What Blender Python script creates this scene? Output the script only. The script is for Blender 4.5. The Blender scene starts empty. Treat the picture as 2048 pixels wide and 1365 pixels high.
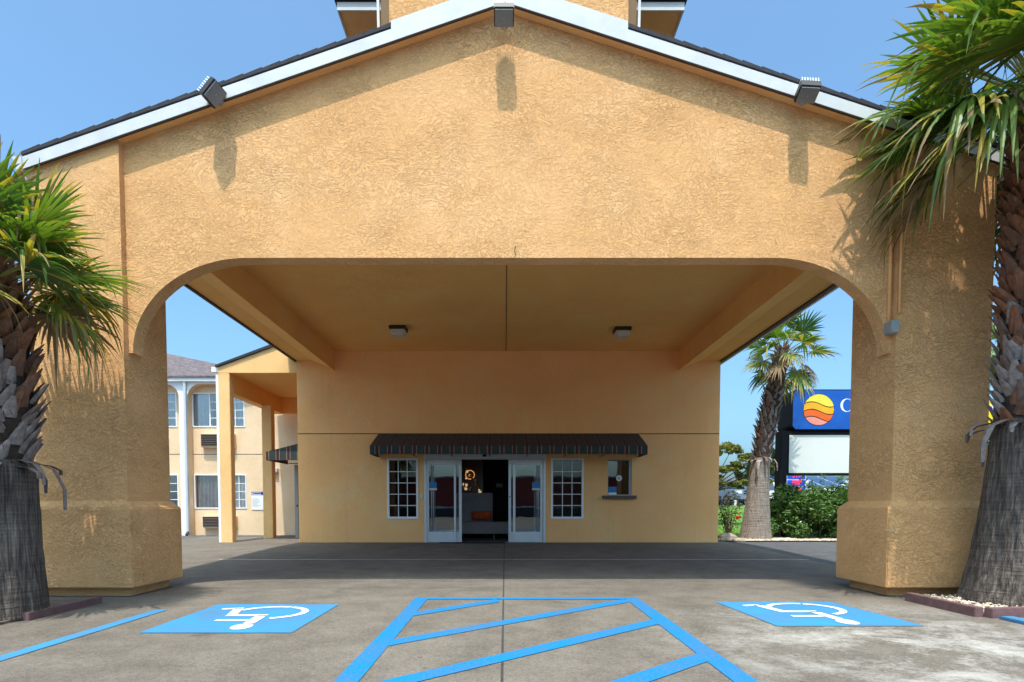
import bpy, math, random
from mathutils import Vector, Matrix
R = math.radians
scn = bpy.context.scene
C = scn.collection

# ------------------------------------------------------------------ camera
F, PX, PY, TH, CH = 1200.0, 1010.0, 1065.0, R(2.5), 0.98
cam_d = bpy.data.cameras.new('camera'); cam = bpy.data.objects.new('camera', cam_d); C.objects.link(cam)
cam.location = (0, 0, CH); cam.rotation_euler = (R(90) - TH, 0, 0)
cam_d.sensor_width = 36.0; cam_d.lens = F / 2048 * 36
cam_d.shift_x = (1024 - PX) / 2048; cam_d.shift_y = (PY - 682.5) / 2048
cam_d.clip_start = 0.05; cam_d.clip_end = 3000
scn.camera = cam
scn.render.resolution_x = 1024; scn.render.resolution_y = 682

# ------------------------------------------------------------------ sky, sun, exposure
SD = Vector((0.045, 0.40, -1.0)).normalized()          # the way the sunlight travels
elev = math.asin(-SD.z)
w = bpy.data.worlds.new("World"); scn.world = w; w.use_nodes = True
nt = w.node_tree; nt.nodes.clear()
sky = nt.nodes.new('ShaderNodeTexSky'); sky.sky_type = 'NISHITA'; sky.sun_disc = False
sky.sun_elevation = elev; sky.sun_rotation = math.atan2(-SD.x, -SD.y)
sky.air_density = 0.8; sky.dust_density = 4.5; sky.ozone_density = 5.5; sky.altitude = 10
bg = nt.nodes.new('ShaderNodeBackground'); bg.inputs[1].default_value = 0.15
wo = nt.nodes.new('ShaderNodeOutputWorld')
tint = nt.nodes.new('ShaderNodeMix'); tint.data_type = 'RGBA'; tint.blend_type = 'MULTIPLY'; tint.inputs[0].default_value = 1
tint.inputs[7].default_value = (.80, 1.06, 1.04, 1)      # the photograph's white balance
nt.links.new(sky.outputs[0], tint.inputs[6]); nt.links.new(tint.outputs[2], bg.inputs[0]); nt.links.new(bg.outputs[0], wo.inputs[0])
sun_d = bpy.data.lights.new('sun', 'SUN'); sun_d.energy = 2.2; sun_d.angle = R(0.53); sun_d.color = (1.0, 0.95, 0.86)
sun = bpy.data.objects.new('sun', sun_d); C.objects.link(sun)
sun.rotation_euler = SD.to_track_quat('-Z', 'Y').to_euler(); sun.location = (0, -10, 30)
scn.view_settings.view_transform = 'Standard'; scn.view_settings.look = 'None'
scn.view_settings.exposure = 1.15; scn.view_settings.gamma = 1.0
scn.view_settings.use_curve_mapping = False
scn.cycles.max_bounces = 14; scn.cycles.diffuse_bounces = 9; scn.cycles.glossy_bounces = 4; scn.cycles.transparent_max_bounces = 12

# ------------------------------------------------------------------ helpers
def W(px, py, Y):
    """point of the photograph on the plane at distance Y"""
    a = (PY - py) / F
    ct, st = math.cos(TH), math.sin(TH)
    z = (a * Y * ct - Y * st) / (ct + a * st)
    d = Y * ct - z * st
    return Vector(((px - PX) / F * d, Y, z + CH))

def sm(a, b, t):
    t = max(0.0, min(1.0, (t - a) / (b - a))); return t * t * (3 - 2 * t)
def gz(x, y):
    z = -0.12 + 0.12 * sm(9.0, 15.6, y)
    z += 0.97 * sm(19.0, 37, y) * sm(6.0, 9.0, x)
    return z

class MB:
    def __init__(s): s.v = []; s.f = []; s.m = []
    def face(s, pts, m=0):
        n = len(s.v); s.v += [tuple(p) for p in pts]; s.f.append(tuple(range(n, n + len(pts)))); s.m.append(m)
    def box(s, x0, x1, y0, y1, z0, z1, m=0):
        n = len(s.v)
        s.v += [(x0,y0,z0),(x1,y0,z0),(x1,y1,z0),(x0,y1,z0),(x0,y0,z1),(x1,y0,z1),(x1,y1,z1),(x0,y1,z1)]
        for q in ((3,2,1,0),(4,5,6,7),(0,1,5,4),(1,2,6,5),(2,3,7,6),(3,0,4,7)):
            s.f.append(tuple(n + i for i in q)); s.m.append(m)
        return s
    def obox(s, c, size, M, m=0):
        n = len(s.v); c = Vector(c)
        for k in ((-1,-1,-1),(1,-1,-1),(1,1,-1),(-1,1,-1),(-1,-1,1),(1,-1,1),(1,1,1),(-1,1,1)):
            s.v.append(tuple(c + M @ Vector((k[0]*size[0]/2, k[1]*size[1]/2, k[2]*size[2]/2))))
        for q in ((3,2,1,0),(4,5,6,7),(0,1,5,4),(1,2,6,5),(2,3,7,6),(3,0,4,7)):
            s.f.append(tuple(n + i for i in q)); s.m.append(m)
        return s
    def prism(s, poly, a0, a1, axis='y', m=0):
        """poly of 2D points; axis y: (x,z), axis x: (y,z), axis z: (x,y)"""
        def P(p, a):
            return (p[0], a, p[1]) if axis == 'y' else (a, p[0], p[1]) if axis == 'x' else (p[0], p[1], a)
        n = len(s.v); k = len(poly)
        s.v += [P(p, a0) for p in poly] + [P(p, a1) for p in poly]
        s.f.append(tuple(range(n, n + k))); s.m.append(m)
        s.f.append(tuple(range(n + 2*k - 1, n + k - 1, -1))); s.m.append(m)
        for i in range(k):
            j = (i + 1) % k
            s.f.append((n + i, n + k + i, n + k + j, n + j)); s.m.append(m)
        return s
    def ring(s, pts_list, close=True, cap=True, m=0):
        """loft through rings of equal length"""
        n = len(s.v); k = len(pts_list[0])
        for r in pts_list: s.v += [tuple(p) for p in r]
        for a in range(len(pts_list) - 1):
            for i in range(k if close else k - 1):
                j = (i + 1) % k
                s.f.append((n + a*k + i, n + a*k + j, n + (a+1)*k + j, n + (a+1)*k + i)); s.m.append(m)
        if cap and close:
            s.f.append(tuple(n + k - 1 - i for i in range(k))); s.m.append(m)
            b = n + (len(pts_list) - 1) * k
            s.f.append(tuple(b + i for i in range(k))); s.m.append(m)
        return s
    def tube(s, pts, r, k=8, m=0):
        pts = [Vector(p) for p in pts]; rings = []
        rr = r if isinstance(r, (list, tuple)) else [r] * len(pts)
        for i, p in enumerate(pts):
            d = (pts[min(i+1, len(pts)-1)] - pts[max(i-1, 0)]).normalized()
            up = Vector((0,0,1)) if abs(d.z) < .95 else Vector((1,0,0))
            a = d.cross(up).normalized(); b = a.cross(d)
            rings.append([p + a*math.cos(2*math.pi*j/k)*rr[i] + b*math.sin(2*math.pi*j/k)*rr[i] for j in range(k)])
        return s.ring(rings, m=m)
    def build(s, name, mats, parent=None, smooth=False, bevel=0):
        me = bpy.data.meshes.new(name); me.from_pydata(s.v, [], s.f)
        if not isinstance(mats, (list, tuple)): mats = [mats]
        for mm in mats: me.materials.append(mm)
        me.polygons.foreach_set('material_index', s.m)
        if smooth: me.polygons.foreach_set('use_smooth', [True] * len(s.f))
        me.update()
        import bmesh
        bm = bmesh.new(); bm.from_mesh(me)
        if len(s.f) < 4000: bmesh.ops.recalc_face_normals(bm, faces=bm.faces)
        if bevel: 
            bmesh.ops.bevel(bm, geom=list(bm.edges), offset=bevel, segments=2, affect='EDGES', clamp_overlap=True)
        bm.to_mesh(me); bm.free()
        o = bpy.data.objects.new(name, me); C.objects.link(o)
        if parent is not None:
            o.parent = parent
            if parent.type == 'EMPTY': o.location = -Vector(parent.get('org', (0,0,0)))
        return o

def tag(o, label=None, cat=None, group=None, kind=None):
    if label: o['label'] = label
    if cat: o['category'] = cat
    if group: o['group'] = group
    if kind: o['kind'] = kind
    return o
def thing(name, loc, label, cat, group=None, local=False):
    """Empty at the thing's base; parts use world coordinates unless local"""
    o = bpy.data.objects.new(name, None); C.objects.link(o); o.location = loc; o.empty_display_size = .2
    o['org'] = (0.0, 0.0, 0.0) if local else tuple(float(v) for v in loc)
    return tag(o, label, cat, group)
def copy_tree(o, parent=None):
    c = o.copy(); C.objects.link(c)
    if parent is not None: c.parent = parent
    for ch in list(o.children): copy_tree(ch, c)
    return c

# ------------------------------------------------------------------ materials
def newmat(name):
    m = bpy.data.materials.new(name); m.use_nodes = True
    return m, m.node_tree, m.node_tree.nodes['Principled BSDF']
def N(nt, t, **kw):
    n = nt.nodes.new(t)
    for k, v in kw.items():
        if k in n.inputs: n.inputs[k].default_value = v
        else: setattr(n, k, v)
    return n
def ramp(nt, fac, stops, interp='LINEAR'):
    r = nt.nodes.new('ShaderNodeValToRGB'); e = r.color_ramp.elements; r.color_ramp.interpolation = interp
    while len(e) > 1: e.remove(e[-1])
    e[0].position = stops[0][0]; c = stops[0][1]; e[0].color = (*c, 1) if len(c) == 3 else c
    for p, c in stops[1:]:
        x = e.new(p); x.color = (*c, 1) if len(c) == 3 else c
    nt.links.new(fac, r.inputs[0]); return r.outputs[0]
def sc(c, k): return tuple(min(1, v * k) for v in c)
def noise(nt, co, scale, detail=4, rough=.55, dist=0):
    n = N(nt, 'ShaderNodeTexNoise'); n.inputs['Scale'].default_value = scale; n.inputs['Detail'].default_value = detail
    n.inputs['Roughness'].default_value = rough; n.inputs['Distortion'].default_value = dist
    nt.links.new(co, n.inputs['Vector']); return n.outputs['Fac']
def plain(name, col, rough=.6, metal=0, var=.08, vs=6.0, bump=0, spec=.4, bs=60):
    m, nt, p = newmat(name)
    co = N(nt, 'ShaderNodeTexCoord').outputs['Object']
    f = noise(nt, co, vs, 6, .6)
    nt.links.new(ramp(nt, f, [(.3, sc(col, 1 - var)), (.7, sc(col, 1 + var))]), p.inputs['Base Color'])
    p.inputs['Roughness'].default_value = rough; p.inputs['Metallic'].default_value = metal
    p.inputs['Specular IOR Level'].default_value = spec
    if bump:
        b = N(nt, 'ShaderNodeBump'); b.inputs['Strength'].default_value = bump; b.inputs['Distance'].default_value = .01
        nt.links.new(noise(nt, co, bs, 4), b.inputs['Height']); nt.links.new(b.outputs[0], p.inputs['Normal'])
    return m
def mixc(nt, fac, a, b, mode='MIX'):
    x = N(nt, 'ShaderNodeMix', data_type='RGBA', blend_type=mode)
    for s, v in ((0, fac), (6, a), (7, b)):
        if hasattr(v, 'is_linked') or hasattr(v, 'links'): nt.links.new(v, x.inputs[s])
        elif s == 0: x.inputs[0].default_value = v
        else: x.inputs[s].default_value = (*v, 1)
    return x.outputs[2]
def mth(nt, op, a, b=None):
    x = N(nt, 'ShaderNodeMath', operation=op)
    for i, v in enumerate((a, b)):
        if v is None: continue
        if hasattr(v, 'links'): nt.links.new(v, x.inputs[i])
        else: x.inputs[i].default_value = v
    return x.outputs[0]

def stucco(name, col, bump=1.0, fine=1.0):
    m, nt, p = newmat(name)
    co = N(nt, 'ShaderNodeTexCoord').outputs['Object']
    # a warped field gives the short curved trowel ridges
    wn = N(nt, 'ShaderNodeTexNoise'); wn.inputs['Scale'].default_value = 1.7; wn.inputs['Detail'].default_value = 2
    nt.links.new(co, wn.inputs['Vector'])
    mp = N(nt, 'ShaderNodeVectorMath', operation='MULTIPLY_ADD'); mp.inputs[1].default_value = (.4, .4, .5)
    nt.links.new(wn.outputs['Color'], mp.inputs[0]); nt.links.new(co, mp.inputs[2])
    ridg = N(nt, 'ShaderNodeMapping'); ridg.inputs['Scale'].default_value = (17, 17, 40)
    nt.links.new(mp.outputs[0], ridg.inputs[0])
    a = noise(nt, ridg.outputs[0], 1.0, 2, .5, 1.2)
    ra = mth(nt, 'ABSOLUTE', mth(nt, 'SUBTRACT', a, .5))
    rr = ramp(nt, ra, [(0.0, (0,0,0)), (.06, (1,1,1))])
    patch = noise(nt, co, 1.1, 3)
    pm = ramp(nt, patch, [(.38, (.5,.5,.5)), (.6, (1,1,1))])
    g = noise(nt, co, 48, 7, .72)
    h1 = mth(nt, 'MULTIPLY', rr, pm)
    h = mth(nt, 'ADD', mth(nt, 'MULTIPLY', h1, .55 * bump), mth(nt, 'MULTIPLY', g, .5 * fine))
    b = N(nt, 'ShaderNodeBump'); b.inputs['Strength'].default_value = .9; b.inputs['Distance'].default_value = .016
    nt.links.new(h, b.inputs['Height']); nt.links.new(b.outputs[0], p.inputs['Normal'])
    v1 = noise(nt, co, .9, 5, .6, .4)
    c1 = ramp(nt, v1, [(.3, sc(col, .95)), (.5, col), (.72, tuple(min(.9, v * k) for v, k in zip(col, (1.06, 1.12, 1.25))))])
    c2 = mixc(nt, mth(nt, 'MULTIPLY', mth(nt, 'SUBTRACT', 1.0, rr), mth(nt, 'MULTIPLY', pm, .34 * bump)), c1, sc(col, .62))
    # run-down stains: narrow vertical streaks
    st = N(nt, 'ShaderNodeMapping'); st.inputs['Scale'].default_value = (5, 5, .35)
    nt.links.new(co, st.inputs[0])
    sf = ramp(nt, noise(nt, st.outputs[0], 1, 5, .6), [(.56, (0,0,0)), (.75, (1,1,1))])
    c3 = mixc(nt, mth(nt, 'MULTIPLY', sf, .22), c2, sc(col, .72))
    gf = ramp(nt, g, [(.32, (.86,.86,.86)), (.5, (1,1,1)), (.66, (1.05,1.05,1.05))])
    nt.links.new(mixc(nt, 1.0, c3, gf, 'MULTIPLY'), p.inputs['Base Color'])
    p.inputs['Roughness'].default_value = .9; p.inputs['Specular IOR Level'].default_value = .2
    return m

M = {}
OCH = (.79, .424, .182)
M['stucco'] = stucco('ochre stucco', OCH, .85)
M['stucco_s'] = stucco('smooth ochre stucco', (.93, .495, .20), .25, .8)
M['stucco_c'] = stucco('ceiling stucco', (.92, .50, .16), .35, .9)
M['porch'] = stucco('pale porch stucco', (.84, .50, .21), .25, .8)
M['peach'] = stucco('peach stucco', (.80, .58, .37), .3, .6)
M['white'] = plain('white paint', (.78,.78,.77), .45, var=.05, vs=3)
M['fascia'] = plain('weathered white board', (.56,.56,.57), .6, var=.10, vs=2.5, bump=.15, bs=30)
M['alu'] = plain('painted aluminium', (.56,.59,.62), .35, .25, var=.04)
M['dark'] = plain('dark bronze metal', (.03,.024,.022), .45, .2)
M['brown'] = plain('brown trim', (.07,.045,.035), .7)
M['black'] = plain('black cabinet', (.013,.014,.016), .7, spec=.15)
M['grey'] = plain('grey metal', (.33,.34,.34), .5, .4)
M['lens'] = plain('prismatic lens', (.55,.52,.46), .25, bump=.5, bs=90)
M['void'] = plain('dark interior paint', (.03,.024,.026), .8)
M['wood'] = plain('dark red floor', (.05,.02,.015), .3)
M['plank'] = plain('plum painted plank', (.16,.085,.085), .7, var=.25, vs=9, bump=.3)
M['rock'] = plain('tan boulder', (.34,.27,.20), .9, var=.35, vs=7, bump=.8, bs=14)
M['curtw'] = plain('white curtain cloth', (.62,.62,.66), .9, var=.12, vs=5)
M['curtg'] = plain('grey brown curtain cloth', (.36,.33,.36), .9, var=.2, vs=5)
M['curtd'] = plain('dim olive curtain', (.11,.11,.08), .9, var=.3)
M['sofa'] = plain('grey upholstery', (.33,.30,.32), .85, var=.08, bump=.3, bs=200)
M['pillow'] = plain('orange velvet', (.62,.09,.02), .6, var=.35, vs=12)
M['gold'] = plain('brass', (.75,.45,.16), .22, .9)
M['pearl'] = plain('pearl glass', (.8,.72,.6), .15)
M['blue'] = plain('blue vinyl', (.015,.17,.42), .4)
M['bluec'] = plain('royal blue', (.012,.07,.48), .4)
M['signblue'] = plain('sign face blue', (.006,.09,.42), .22, var=.2, vs=1.6)
M['signwhite'] = plain('blank sign face', (.72,.73,.68), .4, var=.02)
M['yel'] = plain('sign yellow', (.83,.68,.06), .35, var=.12)
M['amb'] = plain('sign amber', (.85,.40,.012), .35)
M['ora'] = plain('sign orange', (.80,.13,.015), .35)
M['pink'] = plain('sign pink', (.82,.28,.22), .35)
M['yel2'] = plain('yellow pole sign', (.85,.58,.0), .4)
M['red'] = plain('red plastic', (.6,.02,.02), .3)
M['tire'] = plain('rubber', (.02,.02,.02), .8)
M['carw'] = plain('white car paint', (.75,.76,.78), .2)
M['cars'] = plain('silver blue car paint', (.27,.33,.40), .25, .5)
M['chrome'] = plain('chrome', (.7,.72,.75), .12, 1)
M['glassd'] = plain('tinted car glass', (.02,.035,.045), .08, spec=.8)
M['redwall'] = plain('brick red wall', (.26,.055,.05), .85, var=.15)
M['bark'] = plain('bark', (.12,.09,.06), .9, var=.3, bump=.8)
M['navy'] = plain('navy print', (.02,.025,.22), .5)
M['greyink'] = plain('grey print', (.35,.36,.42), .6)
M['solar'] = plain('solar cells', (.02,.04,.10), .15)
M['fglass'] = plain('floodlight glass', (.16,.18,.21), .12, spec=.8)
M['tan'] = plain('shaded ochre side', (.20,.12,.06), .8)  # browned to paint shade into the tower's ochre side walls
M['call'] = plain('ivory plastic', (.6,.58,.5), .5)
M['ledge'] = plain('brown stone ledge', (.10,.075,.065), .7)
M['redp'] = plain('red flower petal', (.85,.06,.02), .5)
def emis(name, col, k):
    m, nt, p = newmat(name); p.inputs['Base Color'].default_value = (*col, 1)
    p.inputs['Emission Color'].default_value = (*col, 1); p.inputs['Emission Strength'].default_value = k
    return m
M['ringglow'] = emis('warm glowing ring', (1.0, .45, .12), .3)  # emission added so the ring ornament shows in the dark lobby
M['glowbub'] = emis('warm glowing glass bubble', (1.0, .72, .42), .22)
M['led'] = emis('red led digits', (1, .02, .01), .3)

def glass(name, tint=(.5,.55,.55), refl=.35):
    m, nt, p = newmat(name); nt.nodes.remove(p)
    out = nt.nodes['Material Output']
    tr = N(nt, 'ShaderNodeBsdfTransparent'); tr.inputs[0].default_value = (*tint, 1)
    gl = N(nt, 'ShaderNodeBsdfGlossy'); gl.inputs['Roughness'].default_value = .01; gl.inputs[0].default_value = (.95,.98,1,1)
    co = N(nt, 'ShaderNodeTexCoord').outputs['Object']
    b = N(nt, 'ShaderNodeBump'); b.inputs['Strength'].default_value = .05; b.inputs['Distance'].default_value = .02
    nt.links.new(noise(nt, co, 2.2, 1), b.inputs['Height']); nt.links.new(b.outputs[0], gl.inputs['Normal'])
    fr = N(nt, 'ShaderNodeFresnel'); fr.inputs[0].default_value = 1.5
    f = mth(nt, 'ADD', fr.outputs[0], refl)
    mx = N(nt, 'ShaderNodeMixShader'); nt.links.new(f, mx.inputs[0])
    nt.links.new(tr.outputs[0], mx.inputs[1]); nt.links.new(gl.outputs[0], mx.inputs[2])
    nt.links.new(mx.outputs[0], out.inputs[0]); return m
M['glass'] = glass('door glass', (.45,.5,.5), .07)
M['glassw'] = glass('window glass', (.75,.78,.8), .16)
M['glassl'] = glass('lobby window glass', (.5,.52,.5), .015)

def shingle(name, col):
    m, nt, p = newmat(name)
    co = N(nt, 'ShaderNodeTexCoord').outputs['Object']
    mp = N(nt, 'ShaderNodeMapping'); mp.inputs['Rotation'].default_value = (0, 0, 0); nt.links.new(co, mp.inputs[0])
    br = N(nt, 'ShaderNodeTexBrick'); br.inputs['Scale'].default_value = 4.5
    br.inputs['Color1'].default_value = (*sc(col, .6), 1); br.inputs['Color2'].default_value = (*sc(col, 1.5), 1)
    br.inputs['Mortar'].default_value = (*sc(col, .3), 1); br.inputs['Mortar Size'].default_value = .03
    nt.links.new(mp.outputs[0], br.inputs[0])
    v = noise(nt, co, 8, 5)
    c = mixc(nt, .5, br.outputs[0], ramp(nt, v, [(.3, sc(col, .5)), (.7, sc(col, 1.6))]))
    nt.links.new(c, p.inputs['Base Color']); p.inputs['Roughness'].default_value = .95
    return m
M['shingle'] = shingle('brown asphalt shingle', (.13,.10,.105))
M['shingle_d'] = plain('dark shingle edge', (.035,.033,.04), .9, var=.3, vs=10)

def stripes(name, axis, pitch, g=(.030,.046,.042), t=(.24,.165,.13), r=(.055,.018,.017)):
    m, nt, p = newmat(name)
    co = N(nt, 'ShaderNodeTexCoord').outputs['Object']
    sp = N(nt, 'ShaderNodeSeparateXYZ'); nt.links.new(co, sp.inputs[0])
    f = mth(nt, 'FRACT', mth(nt, 'MULTIPLY', sp.outputs[axis], 1 / pitch))
    col = ramp(nt, f, [(0, g), (.56, t), (.63, r), (.88, t), (.95, g)], 'CONSTANT')
    v = ramp(nt, noise(nt, co, 5, 5), [(.3, (.75,.75,.75)), (.7, (1.1,1.1,1.1))])
    nt.links.new(mixc(nt, 1, col, v, 'MULTIPLY'), p.inputs['Base Color']); p.inputs['Roughness'].default_value = .9
    return m
M['awn'] = stripes('striped awning cloth', 0, .312)
M['awnt'] = stripes('weathered awning top', 0, .312, (.050,.040,.034), (.085,.055,.045), (.040,.026,.022))
M['awn2'] = stripes('striped side awning cloth', 0, .30)

def concrete():
    m, nt, p = newmat('worn concrete')
    co = N(nt, 'ShaderNodeTexCoord').outputs['Object']
    big = noise(nt, co, .45, 5, .6, .5); mid = noise(nt, co, 2.5, 6, .65); fine = noise(nt, co, 120, 3, .7); f2 = noise(nt, co, 38, 5, .75)
    c = ramp(nt, big, [(.32, (.118,.095,.077)), (.5, (.154,.128,.104)), (.68, (.212,.178,.148))])
    c = mixc(nt, .55, c, ramp(nt, mid, [(.3, (.096,.078,.063)), (.7, (.222,.188,.156))]))
    sp = ramp(nt, fine, [(.30, (.30,.30,.30)), (.5, (.95,.95,.95)), (.68, (1.7,1.66,1.6))])
    c = mixc(nt, .75, c, sp, 'MULTIPLY')
    s2 = ramp(nt, f2, [(.33, (.6,.6,.6)), (.55, (1.05,1.05,1.05)), (.7, (1.3,1.3,1.3))])
    c = mixc(nt, .8, c, s2, 'MULTIPLY')
    # pale cement wash worn into the near right
    g = N(nt, 'ShaderNodeVectorMath', operation='DISTANCE'); g.inputs[1].default_value = (3.4, 4.6, 0)
    mp = N(nt, 'ShaderNodeMapping'); mp.inputs['Scale'].default_value = (1, 1, 0); nt.links.new(co, mp.inputs[0])
    nt.links.new(mp.outputs[0], g.inputs[0])
    near = ramp(nt, mth(nt, 'DIVIDE', g.outputs['Value'], 2.6), [(.1, (1,1,1)), (1, (0,0,0))])
    wash = ramp(nt, mth(nt, 'ADD', mth(nt, 'MULTIPLY', noise(nt, co, 1.5, 10, .72, .25), .8), mth(nt, 'MULTIPLY', f2, .2)), [(.46, (0,0,0)), (.60, (1,1,1))])
    c = mixc(nt, mth(nt, 'MULTIPLY', near, mth(nt, 'MULTIPLY', wash, .8)), c, (.50,.47,.43))
    # oil spots and gum
    oil = ramp(nt, noise(nt, co, 1.7, 3, .5, .3), [(.66, (0,0,0)), (.74, (1,1,1))])
    c = mixc(nt, mth(nt, 'MULTIPLY', oil, .45), c, (.06,.055,.052))
    vo = N(nt, 'ShaderNodeTexVoronoi'); vo.inputs['Scale'].default_value = 2.2; nt.links.new(co, vo.inputs[0])
    gum = ramp(nt, vo.outputs['Distance'], [(.03, (1,1,1)), (.05, (0,0,0))])
    c = mixc(nt, mth(nt, 'MULTIPLY', gum, .6), c, (.05,.045,.04))
    nt.links.new(c, p.inputs['Base Color']); p.inputs['Roughness'].default_value = .85; p.inputs['Specular IOR Level'].default_value = .25
    b = N(nt, 'ShaderNodeBump'); b.inputs['Strength'].default_value = .5; b.inputs['Distance'].default_value = .006
    nt.links.new(mth(nt, 'ADD', fine, f2), b.inputs['Height']); nt.links.new(b.outputs[0], p.inputs['Normal'])
    return m
M['conc'] = concrete()
M['asph'] = plain('asphalt', (.085,.082,.085), .9, var=.25, vs=3, bump=.5, bs=90)
M['grass'] = plain('lawn', (.10,.20,.018), .9, var=.4, vs=5, bump=1, bs=70)
M['soil'] = plain('dry mulch', (.17,.12,.08), .95, var=.4, vs=9, bump=1, bs=40)
def paint(name, col, wear=.35):
    m, nt, p = newmat(name)
    co = N(nt, 'ShaderNodeTexCoord').outputs['Object']
    a = noise(nt, co, 45, 7, .78); b = noise(nt, co, 2.2, 6, .65)
    c = ramp(nt, b, [(.3, sc(col, .85)), (.7, sc(col, 1.12))])
    f = ramp(nt, mth(nt, 'ADD', a, mth(nt, 'MULTIPLY', b, .35)), [(.54, (1,1,1)), (.72, (0,0,0))])
    c = mixc(nt, mth(nt, 'MULTIPLY', f, wear), c, (.16,.16,.16))
    nt.links.new(c, p.inputs['Base Color']); p.inputs['Roughness'].default_value = .75; p.inputs['Specular IOR Level'].default_value = .15
    return m
M['pblue'] = paint('blue road paint', (.0,.165,.40), .55)
M['pblue2'] = paint('light blue road paint', (.030,.215,.44), .6)
M['pwhite'] = paint('white road paint', (.74,.74,.74), .4)
M['pline'] = paint('thin white road paint', (.66,.68,.70), .8)
M['seam'] = plain('dark joint', (.045,.04,.038), .95, var=.4, vs=30)

def leafm(name, c0, c1, trans=.35, rough=.45, vs=3.0):
    m, nt, p = newmat(name)
    out = nt.nodes['Material Output']
    co = N(nt, 'ShaderNodeTexCoord').outputs['Object']
    gi = N(nt, 'ShaderNodeNewGeometry').outputs['Random Per Island']
    c = mixc(nt, mth(nt, 'ADD', mth(nt, 'MULTIPLY', noise(nt, co, vs, 3), .5), mth(nt, 'MULTIPLY', gi, .5)), c0, c1)
    nt.links.new(c, p.inputs['Base Color']); p.inputs['Roughness'].default_value = rough; p.inputs['Specular IOR Level'].default_value = .45
    tl = N(nt, 'ShaderNodeBsdfTranslucent'); nt.links.new(mixc(nt, 1, c, (1.2,1.3,.5), 'MULTIPLY'), tl.inputs[0])
    mx = N(nt, 'ShaderNodeMixShader'); mx.inputs[0].default_value = trans
    nt.links.new(p.outputs[0], mx.inputs[1]); nt.links.new(tl.outputs[0], mx.inputs[2]); nt.links.new(mx.outputs[0], out.inputs[0])
    return m
M['pg'] = leafm('palm green', (.07,.135,.015), (.20,.28,.05))
M['pg2'] = leafm('palm deep green', (.035,.085,.02), (.10,.18,.04))
M['py'] = leafm('palm yellowing', (.30,.26,.03), (.42,.30,.05))
M['pd'] = leafm('palm dry straw', (.30,.21,.11), (.20,.12,.06), .2, .8)
M['pstem'] = leafm('palm stalk', (.22,.24,.05), (.30,.26,.08), .1)
M['hedge'] = leafm('hedge leaf', (.025,.075,.01), (.13,.22,.04), .15, .3)
M['tree1'] = leafm('yellow green leaf', (.10,.13,.02), (.30,.26,.07), .3, .5)
M['tree2'] = leafm('dark tree leaf', (.015,.04,.015), (.05,.09,.03), .2, .6)
M['rose'] = leafm('rose leaf', (.05,.07,.02), (.17,.13,.05), .2, .5)
def trunkm(name, c0, c1, zx=1.0):
    m, nt, p = newmat(name)
    co = N(nt, 'ShaderNodeTexCoord').outputs['Object']
    mp = N(nt, 'ShaderNodeMapping'); mp.inputs['Scale'].default_value = (34, 34, 2.2); nt.links.new(co, mp.inputs[0])
    a = noise(nt, mp.outputs[0], 1, 4, .6, .6)
    mq = N(nt, 'ShaderNodeMapping'); mq.inputs['Scale'].default_value = (2, 2, 55); nt.links.new(co, mq.inputs[0])
    b = noise(nt, mq.outputs[0], 1, 3, .6, .4)
    h = mth(nt, 'ADD', a, mth(nt, 'MULTIPLY', b, .45 * zx))
    c = ramp(nt, h, [(.50, sc(c0, .35)), (.68, c0), (.95, c1)])
    nt.links.new(c, p.inputs['Base Color']); p.inputs['Roughness'].default_value = .95
    bu = N(nt, 'ShaderNodeBump'); bu.inputs['Strength'].default_value = 1; bu.inputs['Distance'].default_value = .05
    nt.links.new(h, bu.inputs['Height']); nt.links.new(bu.outputs[0], p.inputs['Normal'])
    return m
M['trunk'] = trunkm('fibrous palm trunk', (.11,.085,.07), (.29,.235,.19), .7)
M['trunk2'] = trunkm('ringed palm trunk', (.20,.16,.13), (.36,.29,.24), 1.6)
def bootm(name, c0, c1):
    m, nt, p = newmat(name)
    co = N(nt, 'ShaderNodeTexCoord').outputs['Object']
    gi = N(nt, 'ShaderNodeNewGeometry').outputs['Random Per Island']
    c = mixc(nt, gi, c0, c1)
    v = ramp(nt, noise(nt, co, 22, 5, .65), [(.3, (.45,.42,.4)), (.7, (1.25,1.2,1.15))])
    nt.links.new(mixc(nt, .9, c, v, 'MULTIPLY'), p.inputs['Base Color']); p.inputs['Roughness'].default_value = .75
    return m
M['boot'] = bootm('grey leaf bases', (.33,.29,.28), (.16,.10,.08))
M['bootr'] = bootm('rust brown leaf bases', (.26,.10,.045), (.17,.09,.06))
M['fibre'] = plain('dark trunk fibre', (.045,.028,.02), .95, var=.5, vs=20)

# ------------------------------------------------------------------ ground
def sheet(name, x0, x1, y0, y1, dz, step, mat):
    nx = max(1, int((x1 - x0) / step)); ny = max(1, int((y1 - y0) / step))
    b = MB(); k = nx + 1
    for j in range(ny + 1):
        for i in range(nx + 1):
            x = x0 + (x1 - x0) * i / nx; y = y0 + (y1 - y0) * j / ny
            b.v.append((x, y, gz(x, y) + dz))
    for j in range(ny):
        for i in range(nx):
            b.f.append((j*k+i, j*k+i+1, (j+1)*k+i+1, (j+1)*k+i)); b.m.append(0)
    o = b.build(name, mat, smooth=True); return o
def ground_poly(b, pts, dz, m=0):
    b.face([(x, y, gz(x, y) + dz) for x, y in pts], m)

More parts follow.
